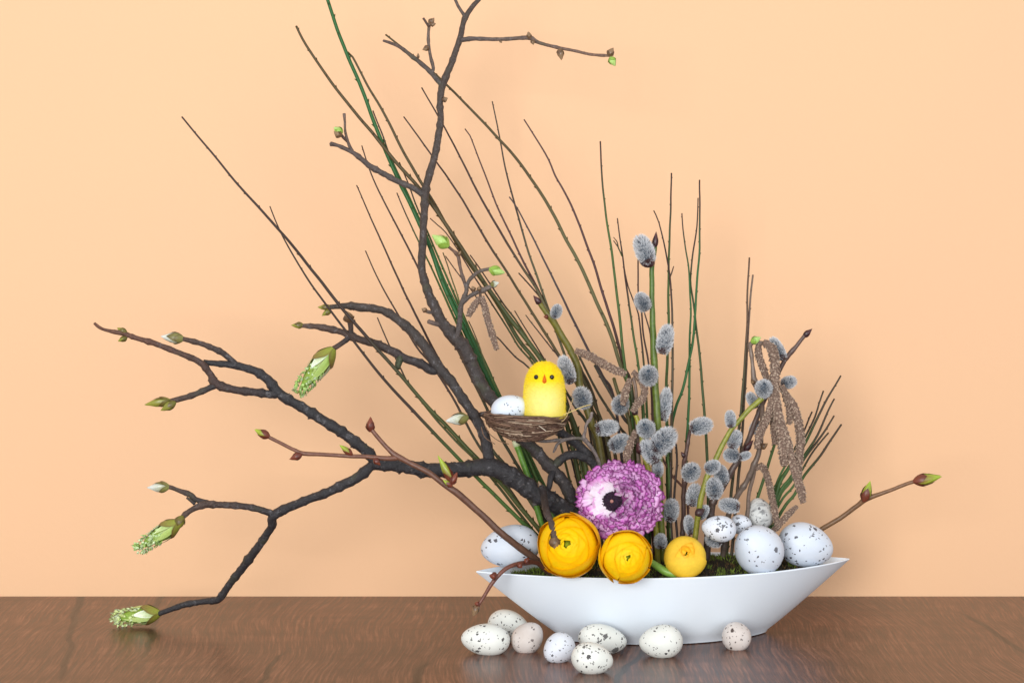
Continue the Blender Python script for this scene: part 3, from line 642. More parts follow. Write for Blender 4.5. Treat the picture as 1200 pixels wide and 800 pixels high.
wood(tb, 'twig', [(646, 552, 0.02, 4.6), (652, 543, 0.02, 4.8), (664, 534, 0.02, 5.2), (678, 533, 0.02, 5.4), (692, 540, 0.022, 5.6), (702, 553, 0.026, 5.4), (712, 580, 0.03, 5)], DK, DK)
wood(tb, 'twig', [(696, 545, 0.024, 5.4), (684, 528, 0.022, 5.6), (667, 513, 0.02, 5.4), (652, 505, 0.019, 4.8), (634, 499, 0.018, 4.6)], DK, DK)
wood(tb, 'twig', [(649, 552, 0.018, 4.2), (645, 560, 0.012, 3.8), (643, 570, 0.010, 3.4), (640, 578, 0.008, 3.2)], DK, DK)

# --- small lichened dry twig right of the nest
dt = thing('dry_twig', 'thin grey dry forked twig with curled ends just right of the nest', 'twig', P(712, 600, 0.005))
wood(dt, 'stem', [(716, 640, 0.010, 2.0), (712, 580, 0.008, 2.2), (700, 536, 0.0, 2.2), (688, 519, -0.006, 2.6), (684, 513, -0.008, 2.6), (686, 504, -0.01, 1.8), (687, 497, -0.012, 1.7), (692, 490, -0.013, 2.2), (694, 483, -0.014, 1.9)], L(96, 86, 82), L(130, 118, 114), 8)
wood(dt, 'twig', [(685, 515, -0.008, 2.2), (679, 513, -0.010, 2.0), (670, 513, -0.012, 1.8), (660, 516, -0.014, 1.8), (654, 520, -0.016, 1.7), (651, 526, -0.018, 1.8), (649, 530, -0.018, 1.2)], L(110, 100, 96), L(92, 82, 78), 8)
wood(dt, 'twig', [(666, 514, -0.013, 1.7), (652, 516, -0.015, 2.0), (638, 517, -0.016, 2.0), (624, 515, -0.016, 1.9)], L(104, 96, 92), L(92, 84, 80), 8)

# --- smooth reddish twig crossing in front
TW0, TW1 = L(88, 66, 54), L(112, 74, 58)
ct = thing('budding_twig', 'smooth brown twig leaning left from the bowl across the thick branch, red buds', 'twig', P(646, 668, -0.012))
wood(ct, 'stem', [(646, 672, -0.014, 4.4), (630, 657, -0.020, 4.4), (610, 642, -0.026, 4.3), (585, 622, -0.034, 4.2), (560, 599, -0.038, 4.0), (535, 577, -0.042, 4.4), (520, 567, -0.043, 3.6), (500, 552, -0.044, 3.4), (480, 542, -0.044, 3.2), (464, 534, -0.044, 3.8), (455, 526, -0.044, 2.8), (446, 516, -0.044, 2.6), (435, 502, -0.044, 2.6)], TW0, TW1, 10, rough=0.05, mat=M_twig, nodesw=False)
wood(ct, 'twig', [(465, 536, -0.044, 3.6), (455, 537, -0.046, 3.2), (430, 535, -0.048, 2.7), (410, 534, -0.05, 2.6), (380, 532, -0.052, 2.5), (355, 531, -0.054, 2.8), (345, 527, -0.055, 2.3), (335, 522, -0.056, 2.2), (314, 511, -0.058, 2.2)], TW1, TW1, 10, rough=0.05, mat=M_twig, nodesw=False)
for a in ((316, 512, 298, 503, 4.6, -0.058, 'redlime'), (354, 532, 339, 538, 4.0, -0.056, 'red'), (413, 533, 398, 521, 3.4, -0.052, 'redlime'), (434, 506, 434, 488, 4.6, -0.044, 'red'), (438, 537, 446, 545, 3.4, -0.050, 'red'),
          (532, 567, 513, 533, 4.6, -0.050, 'redlime'), (528, 568, 536, 553, 3.8, -0.052, 'red'), (530, 570, 519, 562, 3.0, -0.052, 'redlime')):
    bud(ct, *a)

# --- drooping twig over the left end of the bowl
dr = thing('drooping_twig', 'short reddish twig drooping over the left tip of the bowl towards the table', 'twig', P(640, 664, -0.02))
wood(dr, 'stem', [(642, 668, -0.018, 2.8), (628, 659, -0.030, 3.0), (615, 659, -0.042, 3.2), (601, 662, -0.050, 2.7), (589, 669, -0.054, 2.6), (578, 681, -0.056, 2.5), (570, 694, -0.056, 2.3), (561, 708, -0.056, 2.3), (558, 714, -0.056, 2.5)], L(104, 62, 50), L(110, 66, 52), 10, rough=0.06, mat=M_twig, nodesw=False)
for a in ((583, 675, 573, 674, 4.2, -0.058, 'red'), (620, 658, 614, 655, 4.0, -0.046, 'red'), (607, 660, 612, 665, 3.2, -0.053, 'red'), (560, 708, 554, 722, 3.8, -0.056, 'brown'), (562, 708, 556, 706, 2.8, -0.057, 'red')): bud(dr, *a)

# --- the twig pointing right
rt = thing('side_twig', 'slim brown twig with two green-tipped red buds pointing right beyond the bowl', 'twig', P(905, 664, 0.06))
wood(rt, 'stem', [(905, 664, 0.06, 3.0), (935, 640, 0.06, 3.0), (963, 620, 0.058, 3.0), (988, 604, 0.054, 2.9), (1006, 591, 0.05, 2.9), (1014, 585, 0.048, 3.4), (1035, 577, 0.045, 2.4), (1070, 564, 0.038, 2.3), (1074, 562, 0.037, 2.8)], L(104, 82, 56), L(124, 88, 62), 10, rough=0.04, mat=M_twig, nodesw=False)
bud(rt, 1070, 564, 1104, 558, 6.4, 0.036, 'redlime'); bud(rt, 1012, 588, 1020, 563, 5.4, 0.046, 'redlime')

# ------------------------------------------------------------------ willow: stems with silky catkins
def catkin_mesh(seed, hair=3600):
    rr = random.Random(seed); mb = MB()
    prof = lambda s: 0.30 * math.sqrt(max(0.004, 1 - abs(2 * min(1, max(0, s)) ** 0.92 - 1) ** 2.2))
    rows = []; ns, nr = 12, 10
    for i in range(nr + 1):
        s = i / nr
        rows.append([mb.add((prof(s) * math.cos(2 * math.pi * k / ns), prof(s) * math.sin(2 * math.pi * k / ns), s * 0.94), jit(L(84, 98, 112), 0.2, rr)) for k in range(ns)])
    for i in range(nr):
        for k in range(ns): mb.f.append((rows[i][k], rows[i][(k + 1) % ns], rows[i + 1][(k + 1) % ns], rows[i + 1][k]))
    mb.f.append(tuple(rows[0][::-1])); mb.f.append(tuple(rows[-1]))
    for _ in range(hair):
        s = rr.uniform(0.04, 0.99); an = rr.uniform(0, 6.283); r = prof(s)
        e = 0.02; sl = (prof(min(1, s + e)) - prof(max(0, s - e))) / (2 * e)
        nrm = Vector((math.cos(an), math.sin(an), -sl)).normalized()
        dv = (nrm * 0.75 + Vector((0, 0, 0.55)) + Vector((rr.uniform(-.3, .3), rr.uniform(-.3, .3), rr.uniform(-.3, .3)))).normalized()
        b0 = Vector((r * math.cos(an), r * math.sin(an), s * 0.94)); ln = rr.uniform(0.14, 0.25)
        t_ = dv.cross(Vector((rr.uniform(-1, 1), rr.uniform(-1, 1), rr.uniform(-1, 1)))).normalized() * 0.0085
        c1 = jit(L(104, 118, 132), 0.2, rr); c2 = (0.97, 0.98, 1.0)
        if rr.random() < 0.10: c1 = c2 = L(84, 92, 104)
        cm_ = mix(c1, c2, 0.75); md = b0 + dv * ln * 0.6
        mb.f.append((mb.add(b0, c1), mb.add(md + t_, cm_), mb.add(b0 + dv * ln, c2), mb.add(md - t_, cm_)))
    me_o = mb.build('catkin', M_fur, None, origin=(0, 0, 0), smooth=False)
    me = me_o.data; bpy.data.objects.remove(me_o); return me
CATK = [catkin_mesh(s) for s in range(4)]
def capmesh():
    mb = MB(); rows = []
    for i in range(5):
        s = i / 4
        r = 0.30 * math.sin(math.pi * (0.08 + 0.36 * s)) + 0.06
        rows.append([mb.add((r * math.cos(a), r * math.sin(a), -0.06 + 0.30 * s - 0.10 * s * math.cos(a)), mix(L(70, 40, 38), L(48, 26, 30), s)) for a in [2 * math.pi * k / 14 for k in range(14)]])
    for i in range(4):
        for k in range(14): mb.f.append((rows[i][k], rows[i][(k + 1) % 14], rows[i + 1][(k + 1) % 14], rows[i + 1][k]))
    mb.f.append(tuple(rows[0][::-1]))
    o = mb.build('bud_scale', M_bud, None, origin=(0, 0, 0)); me = o.data; bpy.data.objects.remove(o); return me
CAP = capmesh()
ncat = [0]
def catkin(parent, x, y, wd, ln, ang, Y, tilt=0.0, cap=True):
    """centre pixel, visible width and length in pixels, ang = direction of its tip in the picture (deg, 90 = up), tilt = turned to the camera (deg)"""
    o = bpy.data.objects.new('catkin', CATK[ncat[0] % 4]); ncat[0] += 1; COL.objects.link(o); o.parent = parent
    k = px(Y)
    d = (RT * math.cos(R(ang)) + UP * math.sin(R(ang))) * math.cos(R(tilt)) - FWD * math.sin(R(tilt))
    L3 = ln * k; W3 = wd * k / 0.86
    q = Vector((0, 0, 1)).rotation_difference(d) @ Quaternion((0, 0, 1), rnd.uniform(0, 6.28))
    o.rotation_mode = 'QUATERNION'; o.rotation_quaternion = q; o.scale = (W3, W3, L3)
    o.location = P(x, y, Y) - d * L3 * 0.5 - Vector(parent['_o'])
    if cap:
        c = bpy.data.objects.new('bud_scale', CAP); COL.objects.link(c); c.parent = o; c.scale = (0.98, 0.98, 1)
    return o
YG0, YG1 = L(122, 118, 36), L(106, 124, 42)
GW = 'willow branches with silky grey catkins'
def stemthing(name, label, cat, pts, c0, c1, group=None, sides=10, mat=None, rough=0.04, nodesw=False):
    t = thing(name, label, cat, P(*pts[0][:3]), group)
    wood(t, 'stem', pts, c0, c1, sides, rough=rough, mat=mat or M_twig, nodesw=nodesw)
    return t
w1 = stemthing('willow_branch', 'thick upright green willow stem topped by a grey catkin, tallest of the willows', 'willow branch',
    [(778, 668, 0.012, 4.2), (774, 600, 0.008, 4.2), (773, 556, 0.006, 4.2), (771, 500, 0.004, 4.4), (769, 470, 0.004, 4.3), (767, 430, 0.004, 4.2), (766, 400, 0.004, 4.0), (764, 360, 0.004, 3.4), (764, 330, 0.004, 3.2), (764.5, 310, 0.004, 3.0), (767, 295, 0.004, 2.6), (768, 287, 0.004, 2.4)], L(104, 108, 34), L(72, 104, 36), GW)
bud(w1, 767, 292, 769, 271, 3.2, 0.004, 'dark')
for a in ((755, 293, 22, 32, 112, -0.004), (753, 354, 18, 22, 118, -0.004, 35), (779.5, 398, 19, 31, 78, -0.003), (760, 440, 22, 26, 100, -0.010, 65), (779, 474, 16, 34, 82, 0.010), (757, 502, 21, 22, 120, -0.010, 60), (777, 517, 26, 34, 50, -0.014, 25), (762, 529, 20, 27, 120, -0.008), (786, 598, 19, 24, 80, 0.010), (774, 634, 15, 16, 90, -0.004)): catkin(w1, *a)
mb = MB(); ovoid(mb, P(757, 312, 0.0), P(760, 300, -0.006), 9.5 * px(0), lambda s: L(52, 28, 32), 12, 6, p=0.9); mb.build('bud_scale', M_bud, w1)
w2 = stemthing('willow_branch', 'olive willow stem leaning left behind the chick, dark bud at its tip', 'willow branch',
    [(722, 668, 0.03, 4.2), (716, 590, 0.028, 4.2), (706, 540, 0.026, 4.4), (700, 512, 0.025, 4.4), (694, 498, 0.024, 4.6), (688, 480, 0.023, 4.6), (680, 455, 0.022, 4.8), (676, 428, 0.021, 4.6), (668, 410, 0.02, 4.4), (654, 386, 0.018, 4.2), (645, 372, 0.016, 4.6), (640, 366, 0.015, 3.4), (632, 354, 0.014, 2.8)], L(74, 62, 34), L(104, 100, 34), GW)
bud(w2, 634, 357, 625, 346, 3.2, 0.014, 'dark'); bud(w2, 643, 371, 637, 371, 2.6, 0.014, 'red')
for a in ((652, 365, 13, 16, 70, 0.010, 30), (664, 434, 18, 30, 108, 0.008), (682, 466, 22, 24, 110, 0.010, 40), (711, 501, 18, 24, 10, 0.014), (726, 519, 20, 24, 30, 0.010, 30), (727, 474, 20, 22, 80, 0.012, 50)): catkin(w2, *a)
w4 = stemthing('willow_branch', 'short yellow-green willow stem with a dark bud rising behind the pink flower', 'willow branch',
    [(772, 668, 0.0, 3.4), (766, 590, -0.002, 3.4), (759, 550, -0.002, 3.4), (754, 528, -0.002, 3.4), (752, 512, 0.0, 3.2), (749, 498, 0.002, 3.0), (744, 484, 0.004, 2.8)], YG0, L(150, 146, 44), GW)
bud(w4, 753, 532, 747, 518, 5.0, -0.006, 'dark'); bud(w4, 745, 487, 742, 477, 3.0, 0.003, 'dark')
for a in ((752, 556, 14, 18, 70, 0.002), (771, 549, 13, 17, 90, 0.0)): catkin(w4, *a)
w3 = stemthing('willow_branch', 'bright yellow-green willow stem curving right, crowded with catkins, left of the hazel', 'willow branch',
    [(808, 668, -0.004, 3.6), (814, 632, -0.008, 3.6), (818, 604, -0.010, 3.6), (823, 579, -0.012, 3.6), (830, 556, -0.012, 3.6), (838, 539, -0.012, 3.4), (848, 519, -0.012, 3.2), (858, 502, -0.012, 3.0), (870, 489, -0.012, 3.0), (881, 477, -0.012, 3.2), (893, 466, -0.012, 3.6)], YG0, L(136, 140, 56), GW)
for a in ((895, 455, 20, 20, 100, -0.018, 60), (882, 469, 13, 18, 120, 0.0), (856, 491, 13, 18, 95, -0.014), (861, 515, 16, 20, 70, -0.008), (857, 533, 17, 16, 170, -0.006, 20), (873, 534, 10, 13, 20, -0.004), (835, 547, 16, 17, 30, -0.020, 30), (845, 556, 17, 22, 110, -0.006, 20), (837, 572, 20, 23, 100, -0.014, 30), (824, 600, 12, 16, 60, -0.004), (808, 615, 13, 20, 100, 0.0)): catkin(w3, *a)
mb = MB(); ovoid(mb, P(815, 603, -0.020), P(826, 596, -0.016), 5 * px(0), lambda s: L(60, 38, 40), 10, 6); mb.build('bud_scale', M_bud, w3)
w6 = stemthing('willow_branch', 'dark brown willow stem ending in a bare dark tip right above the hazel catkins', 'willow branch',
    [(826, 668, 0.020, 4.8), (833, 600, 0.012, 4.6), (838, 585, 0.010, 4.4), (855, 555, 0.008, 4.0), (869, 533, 0.008, 3.4), (880, 508, 0.012, 3.2), (888, 485, 0.014, 3.2), (900, 460, 0.016, 3.0), (916, 429, 0.014, 2.8), (922, 419, 0.013, 2.6), (928, 411, 0.012, 3.2), (934, 404, 0.012, 2.3), (943, 393, 0.010, 2.4)], L(72, 58, 52), L(96, 76, 70), GW, nodesw=True)
bud(w6, 941, 395, 952, 385, 3.0, 0.010, 'dark'); bud(w6, 872, 529, 883, 515, 3.4, 0.004, 'dark')
for a in ((911, 409, 15, 26, 118, 0.010), (924, 448, 15, 17, 20, 0.008, 20), (855, 592, 17, 22, 170, 0.004), (837, 631, 20, 18, 160, 0.002), (885, 500, 12, 16, 240, 0.018)): catkin(w6, *a)
w7 = stemthing('willow_branch', 'thin dark willow twig with three round catkins between broom and the yellow-green stem', 'willow branch',
    [(798, 668, 0.02, 2.8), (800, 625, 0.016, 2.8), (802, 566, 0.010, 3.0), (801, 548, 0.008, 2.8), (804, 532, 0.006, 2.6), (808, 510, 0.004, 2.2), (811, 500, 0.002, 2.0)], L(60, 44, 40), L(84, 62, 56), GW, nodesw=True)
for a in ((821.5, 499, 20, 24, 15, 0.0, 20), (810, 553, 21, 22, 60, -0.004, 55), (813, 580, 17, 24, 80, 0.0)): catkin(w7, *a)
bud(w7, 803, 536, 798, 529, 2.2, 0.005, 'dark')

# ------------------------------------------------------------------ hazel: hanging brown catkins
CB0, CB1 = L(204, 184, 164), L(152, 130, 114)
def hazel_catkin(parent, pts, r, Y0, Y1, c0=CB0, c1=CB1, cat_name='catkin'):
    n = len(pts)
    q = [(p[0], p[1], Y0 + (Y1 - Y0) * i / (n - 1), 0.94 * r * (1.0 if 0 < i < n - 1 else 0.70)) for i, p in enumerate(pts)]
    s = catmull(q, 2.1); mb = MB()
    W = [P(a, b, c) for a, b, c, _ in s]; Rr = [d * px(c) for _, _, c, d in s]
    tube(mb, W, [v * 0.78 for v in Rr], lambda t: mix(c1, L(74, 54, 46), 0.6), 8)
    for i in range(len(W)):
        dv = (W[min(len(W) - 1, i + 1)] - W[max(0, i - 1)]).normalized(); u, v, _ = frame(dv)
        k = 9
        for j in range(k):
            if rnd.random() < 0.12: continue
            an = 2 * math.pi * (j + 0.5 * (i % 2)) / k + rnd.uniform(-0.35, 0.35)
            nn = u * math.cos(an) + v * math.sin(an); tt = nn.cross(dv)
            b0 = W[i] + nn * Rr[i] * 0.70 + dv * Rr[i] * rnd.uniform(-0.18, 0.18); sz = Rr[i] * rnd.uniform(0.24, 0.44)
            c = jit(mix(c0, c1, rnd.random()), 0.22); cd_ = jit(L(112, 88, 76), 0.2)
            out = nn * sz * rnd.uniform(0.75, 1.15) + dv * sz * 0.5
            ids = [mb.add(b0 - dv * sz * 0.9, cd_), mb.add(b0 + tt * sz, cd_), mb.add(b0 + dv * sz * 0.9, cd_), mb.add(b0 - tt * sz, cd_), mb.add(b0 + out, c)]
            for a, b_ in ((0, 1), (1, 2), (2, 3), (3, 0)): mb.f.append((ids[a], ids[b_], ids[4]))
    return mb.build('catkin', M_catkin, parent, smooth=False)
GH = 'hazel sprigs with hanging brown catkins'
h1 = stemthing('hazel_sprig', 'hazel sprig with a big bunch of long drooping brown catkins at right', 'hazel sprig',
    [(846, 668, 0.03, 3.6), (852, 610, 0.022, 3.4), (862, 584, 0.018, 3.4), (875, 564, 0.014, 3.2), (884, 544, 0.010, 3.4), (890, 526, 0.008, 3.0), (893, 495, 0.004, 2.8), (893, 473, 0.0, 2.8), (887, 456, -0.002, 3.2), (884, 446, -0.002, 3.6), (882, 428, -0.002, 2.4), (880, 412, -0.002, 2.4), (879, 404, -0.002, 3.2), (885, 401, -0.004, 2.2), (895, 402, -0.006, 2.0)], L(92, 80, 72), L(122, 104, 92), GH, nodesw=True)
bud(h1, 880, 401, 892, 395, 4.2, -0.006, 'lime'); bud(h1, 884, 446, 880, 449, 3.0, -0.006, 'brown'); bud(h1, 891, 525, 900, 519, 3.2, 0.002, 'brown')
for a in (([(890, 402), (888.5, 412), (891, 422), (896, 436), (900, 447)], 5.4, -0.006, -0.006), ([(895, 401), (904, 408), (908, 424), (908, 444), (908, 462), (912, 486), (916, 508), (918, 530), (919, 545)], 7.0, -0.012, -0.016),
          ([(905, 458), (903, 478), (897, 494), (890, 508), (887, 525)], 6.0, -0.014, -0.012), ([(908, 470), (907, 490), (908, 505), (908, 520)], 6.0, -0.006, -0.004), ([(916, 452), (922, 466), (926, 480), (925, 496)], 6.0, -0.008, -0.008),
          ([(922, 462), (931, 478), (937, 502), (938, 520), (936, 540), (936, 565)], 6.2, -0.012, -0.010), ([(914, 490), (921, 512), (927, 536), (934, 560), (939, 576), (941, 588)], 6.2, -0.014, -0.018)): hazel_catkin(h1, *a)
h4 = stemthing('hazel_sprig', 'short hazel sprig with two small catkins between the grey egg and the broom spray', 'hazel sprig',
    [(872, 664, 0.03, 2.4), (874, 620, 0.024, 2.4), (878, 580, 0.02, 2.4), (882, 560, 0.016, 2.4), (884, 550, 0.014, 2.6)], L(92, 80, 72), L(122, 104, 92), GH)
hazel_catkin(h4, [(885, 549), (892, 546), (897, 553), (901, 566), (904, 580), (908, 600), (911, 616)], 5.0, 0.012, 0.02)
hazel_catkin(h4, [(934, 593), (926, 600), (918, 609), (909, 619), (902, 626)], 4.6, 0.02, 0.024)
h2 = thing('hazel_sprig', 'small pair of brown catkins hanging from a twig of the tall forked branch', 'hazel sprig', P(564, 343, 0.012), GH)
wood(h2, 'stem', [(563, 341, 0.013, 1.6), (563, 347, 0.010, 1.7), (563, 351, 0.008, 1.6)], BRN, BRN, 8, rough=0.05, nodesw=False)
hazel_catkin(h2, [(562, 349), (557, 356), (552, 364), (549, 370)], 5.2, 0.010, 0.006)
hazel_catkin(h2, [(565, 348), (568, 360), (572, 376), (577, 392), (582, 409)], 5.0, 0.008, 0.004)
h3 = stemthing('hazel_sprig', 'hazel sprig with thick catkins arching above the pink flower', 'hazel sprig',
    [(756, 668, 0.02, 2.2), (752, 600, 0.014, 2.2), (748, 540, 0.008, 2.2), (746, 490, 0.004, 2.2), (745, 460, 0.0, 2.2), (742, 442, -0.002, 2.2)], L(92, 80, 72), L(122, 104, 92), GH)
for a in (([(675, 411), (686, 415), (698, 421), (710, 428), (722, 434), (733, 438)], 6.0, 0.0, -0.004), ([(738, 444), (735, 454), (732, 464), (730, 474)], 5.8, -0.002, 0.0),
          ([(742, 436), (750, 444), (755, 455), (754, 466), (747, 473), (741, 482)], 5.4, -0.004, -0.006), ([(745, 505), (739, 520), (735, 532), (736, 545)], 5.6, -0.002, -0.008)): hazel_catkin(h3, *a)

# ------------------------------------------------------------------ broom stems
G1 = L(66, 98, 36); G2 = L(72, 80, 36); G3 = L(36, 98, 42); TIPB = L(62, 34, 26); OL = L(82, 68, 32); DKB = L(56, 40, 32); PUR = L(74, 58, 60)
def broom(label, pts, rb, rt_, c0, c1, Yb, Yt, brown=0.2, root=None, name='broom_stem', shoots=()):
    """pts: pixels from the tip to the lowest point seen; root: x where it enters the soil"""
    pts = list(pts)
    if root is not None: pts.append((root, root_y(Yb) + 3))
    pts = pts[::-1]                                       # from the soil upwards
    cum = [0.0]
    for a, b in zip(pts, pts[1:]): cum.append(cum[-1] + math.hypot(a[0] - b[0], a[1] - b[1]))
    tot = cum[-1]
    c0 = tuple(v * 0.82 for v in c0); c1 = tuple(v * 0.82 for v in c1)
    q = [(p[0], p[1], Yb + (Yt - Yb) * (c / tot), 1.08 * (rb + (rt_ - rb) * (c / tot) ** 1.3)) for p, c in zip(pts, cum)]
    t = thing(name, label, 'broom stem', P(*q[0][:3]), 'thin broom stems fanning out of the bowl')
    def col(s):
        return mix(c0, c1, (s - (1 - brown) + 0.08) / 0.16)
    mb = MB(); sd = rnd.uniform(0, 40)
    rr = random.Random(int(sd * 999))
    W, Rr = pxtube(mb, q, col, 8, 7, wob=0.5, seed=sd, lobes=0.10)
    i = rr.randrange(1, 3); side = 1
    while i < len(W) - 1:                                  # small alternating leaf scars
        dv = (W[i + 1] - W[i - 1]).normalized(); nn = dv.cross(FWD).normalized() * side; side = -side
        if rr.random() < 0.3: nn = -FWD
        r = Rr[i]; c = jit(mix(col(i / (len(W) - 1)), DKB, 0.45), 0.2, rr)
        b0 = W[i] + nn * r * 0.7; tt = nn.cross(dv); sz = max(r * 0.85, 0.6e-3)
        ids = [mb.add(b0 - dv * sz * 1.8, c), mb.add(b0 + tt * sz, c), mb.add(b0 + dv * sz * 0.5, c), mb.add(b0 - tt * sz, c), mb.add(b0 + nn * sz * 1.1 + dv * sz * 0.9, c)]
        for a, b_ in ((0, 1), (1, 2), (2, 3), (3, 0)): mb.f.append((ids[a], ids[b_], ids[4]))
        i += rr.randrange(2, 5)
    mb.build('stem', M_broom, t)
    for sp_ in shoots:
        m2 = MB(); pxtube(m2, [(x, y, Yt + 0.5 * (Yb - Yt), r) for x, y, r in sp_], lambda s: mix(c0, c1, 0.3 + s), 6, 6); m2.build('side_shoot', M_broom, t)
    return t
broom('longest brown broom stem reaching far left in a straight line', [(213, 137), (248, 179), (283, 221), (326, 268), (350, 297), (400, 360), (430, 395), (463, 432), (498, 473), (523, 499), (560, 538), (587, 566), (610, 595), (640, 630)], 2.8, 1.0, G2, DKB, 0.028, -0.03, 0.55, 668)
broom('brown broom stem forking just below and left of the longest one', [(316, 242), (325, 264), (336, 286), (360, 326), (380, 354), (404, 386), (448, 442), (484, 481), (535, 535), (560, 560), (610, 610), (630, 628)], 2.6, 0.7, G1, DKB, 0.022, -0.034, 0.62, 662)
broom('olive broom stem with a knobbed tip at upper left of the green bundle', [(347, 31), (359, 54), (397, 108), (438, 158), (464, 190), (494, 224), (522, 262), (540, 290), (560, 320), (592, 366), (620, 402), (645, 440), (680, 520)], 3.4, 1.4, G2, OL, 0.06, 0.05, 0.5, 705)
broom('bright green broom stem leaving the picture at the top left of the bundle', [(379, -14), (384, 0), (395, 34), (411, 74), (427, 112), (442, 153), (462, 200), (486, 250), (504, 290), (520, 335), (540, 378), (560, 420), (576, 452), (595, 490), (625, 565)], 2.9, 2.0, G3, G3, 0.05, 0.06, 0.0, 676)
broom('dark olive broom stem branching right from the top of the green bundle', [(407, 61), (413, 67), (431, 101), (451, 135), (474, 180), (496, 218), (510, 240), (522, 262), (546, 303), (576, 345), (608, 398), (632, 430), (665, 500)], 3.0, 1.2, G2, OL, 0.066, 0.062, 0.45, 698)
broom('short dark-tipped broom stem hugging the right side of the green bundle high up', [(437, 130), (447, 155), (458, 185), (480, 232), (500, 276), (518, 322), (545, 380), (566, 425), (586, 465), (600, 500)], 2.6, 0.8, G3, TIPB, 0.058, 0.058, 0.12, 680)
broom('green broom stem on the bundle right edge, tip beside the first fork', [(468, 190), (478, 214), (490, 246), (508, 288), (528, 335), (550, 385), (572, 432), (590, 472)], 2.4, 0.7, G1, TIPB, 0.064, 0.064, 0.15, 684)
broom('green broom stem on the bundle left edge starting below the first fork', [(465, 226), (476, 252), (490, 282), (505, 312), (520, 345), (538, 385), (556, 425), (574, 458)], 2.3, 0.7, L(80, 110, 44), TIPB, 0.055, 0.066, 0.12, 672)
broom('brown broom stem crossing behind the left side twig of the tall branch', [(424, 171), (432, 196), (444, 224), (458, 252), (474, 282), (488, 310), (505, 345), (524, 385), (538, 413), (558, 453), (572, 482), (587, 512), (604, 541), (614, 559)], 2.2, 0.7, L(70, 70, 44), TIPB, 0.05, 0.07, 0.5, 668)
broom('thin reddish broom stem left of the brown one that crosses the side twig', [(418, 217), (428, 240), (452, 294), (472, 338), (502, 398), (513, 419), (525, 438), (540, 460), (560, 500), (580, 532), (598, 553)], 2.3, 0.7, L(72, 74, 46), TIPB, 0.04, 0.07, 0.6, 676)
broom('thin broom stem dipping behind the upper knobbly bud limb', [(428, 294), (438, 316), (448, 336), (466, 368), (488, 406), (506, 428), (530, 465), (560, 520), (596, 572)], 2.0, 0.7, L(74, 70, 46), TIPB, 0.044, 0.06, 0.5, 664)
broom('short thin reddish stem tip standing above the lower knobbly bud limb', [(442, 372), (455, 402), (470, 433), (480, 452), (500, 478), (530, 512), (566, 548), (600, 590)], 1.9, 0.7, G2, TIPB, 0.04, 0.05, 0.25, 660)
broom('brown-tipped broom stem beginning just left of the tall branch below its top fork', [(473, 137), (490, 160), (510, 188), (530, 216), (550, 248), (570, 282), (592, 316), (616, 354), (636, 386), (656, 418), (682, 460), (702, 495), (722, 540)], 2.3, 0.8, OL, TIPB, 0.075, 0.08, 0.35, 716)
broom('broom stem passing behind the tall branch just under its highest fork', [(494, 103), (510, 130), (523, 153), (542, 190), (558, 222), (576, 254), (596, 288), (611, 312), (629, 339), (642, 365), (662, 402), (690, 460), (712, 520)], 2.3, 0.8, L(96, 88, 54), TIPB, 0.07, 0.085, 0.4, 726)
broom('dark broom stem with a hooked tip right of the tall branch', [(545, 151), (551, 159), (562, 188), (578, 230), (585, 247), (600, 278), (615, 310), (629, 336), (644, 366), (668, 412), (700, 480)], 2.2, 0.7, L(88, 74, 52), L(84, 50, 48), 0.076, 0.09, 0.5, 730)
broom('nearly upright broom stem whose tip crosses the long olive diagonal', [(577, 119), (585, 159), (592, 197), (601, 230), (605, 246), (612, 270), (621, 301), (635, 340), (644, 366), (654, 395), (664, 422), (690, 490)], 2.1, 0.7, L(88, 84, 54), DKB, 0.08, 0.085, 0.3, 722)
broom('long olive broom stem slanting right from behind the top left twig', [(452, 41), (474, 58), (501, 79), (539, 115), (577, 155), (607, 188), (632, 224), (648, 250), (663, 280), (680, 311), (699, 354), (714, 387), (728, 430), (742, 480)], 2.7, 1.1, L(100, 96, 56), OL, 0.07, 0.085, 0.4, 758)
broom('purplish brown broom stem curving down right of the long olive diagonal', [(614, 140), (639, 180), (651, 206), (660, 222), (672, 246), (682, 272), (695, 307), (706, 342), (720, 387), (731, 428), (742, 470)], 2.4, 0.8, L(92, 70, 56), L(84, 50, 50), 0.08, 0.095, 0.55, 752)
broom('purple-grey broom stem starting beside the upright one and bending right', [(597, 231), (606, 244), (621, 272), (636, 302), (654, 338), (666, 363), (678, 387), (690, 411), (706, 440), (722, 480)], 2.2, 0.8, PUR, PUR, 0.084, 0.08, 0.5, 740)
broom('short dark broom tip low between the catkin pair and the olive willow bud', [(608, 320), (620, 333), (632, 347), (645, 368), (664, 404), (690, 460)], 2.0, 0.8, L(80, 76, 48), TIPB, 0.09, 0.09, 0.15, 724)
broom('thin short broom tip above the left shoulder of the chick', [(603, 364), (610, 376), (618, 388), (628, 404), (638, 421), (665, 470)], 1.7, 0.6, DKB, TIPB, 0.086, 0.08, 0.3, 704)
broom('thin short broom tip above the head of the chick', [(616, 369), (632, 390), (648, 410), (656, 420), (684, 470)], 1.8, 0.6, DKB, TIPB, 0.08, 0.075, 0.3, 714)
broom('thin green broom shoot inside the bundle beside the hanging catkin pair', [(549, 376), (553, 384), (558, 396), (563, 410), (568, 426), (584, 460), (600, 496)], 1.8, 0.7, L(74, 104, 44), OL, 0.046, 0.045, 0.15, 676)
broom('short dark broom tip left of the curled green bud twig', [(551, 299), (562, 314), (574, 332), (590, 356), (608, 380), (634, 424), (668, 490)], 2.0, 0.7, G2, TIPB, 0.062, 0.066, 0.2, 702)
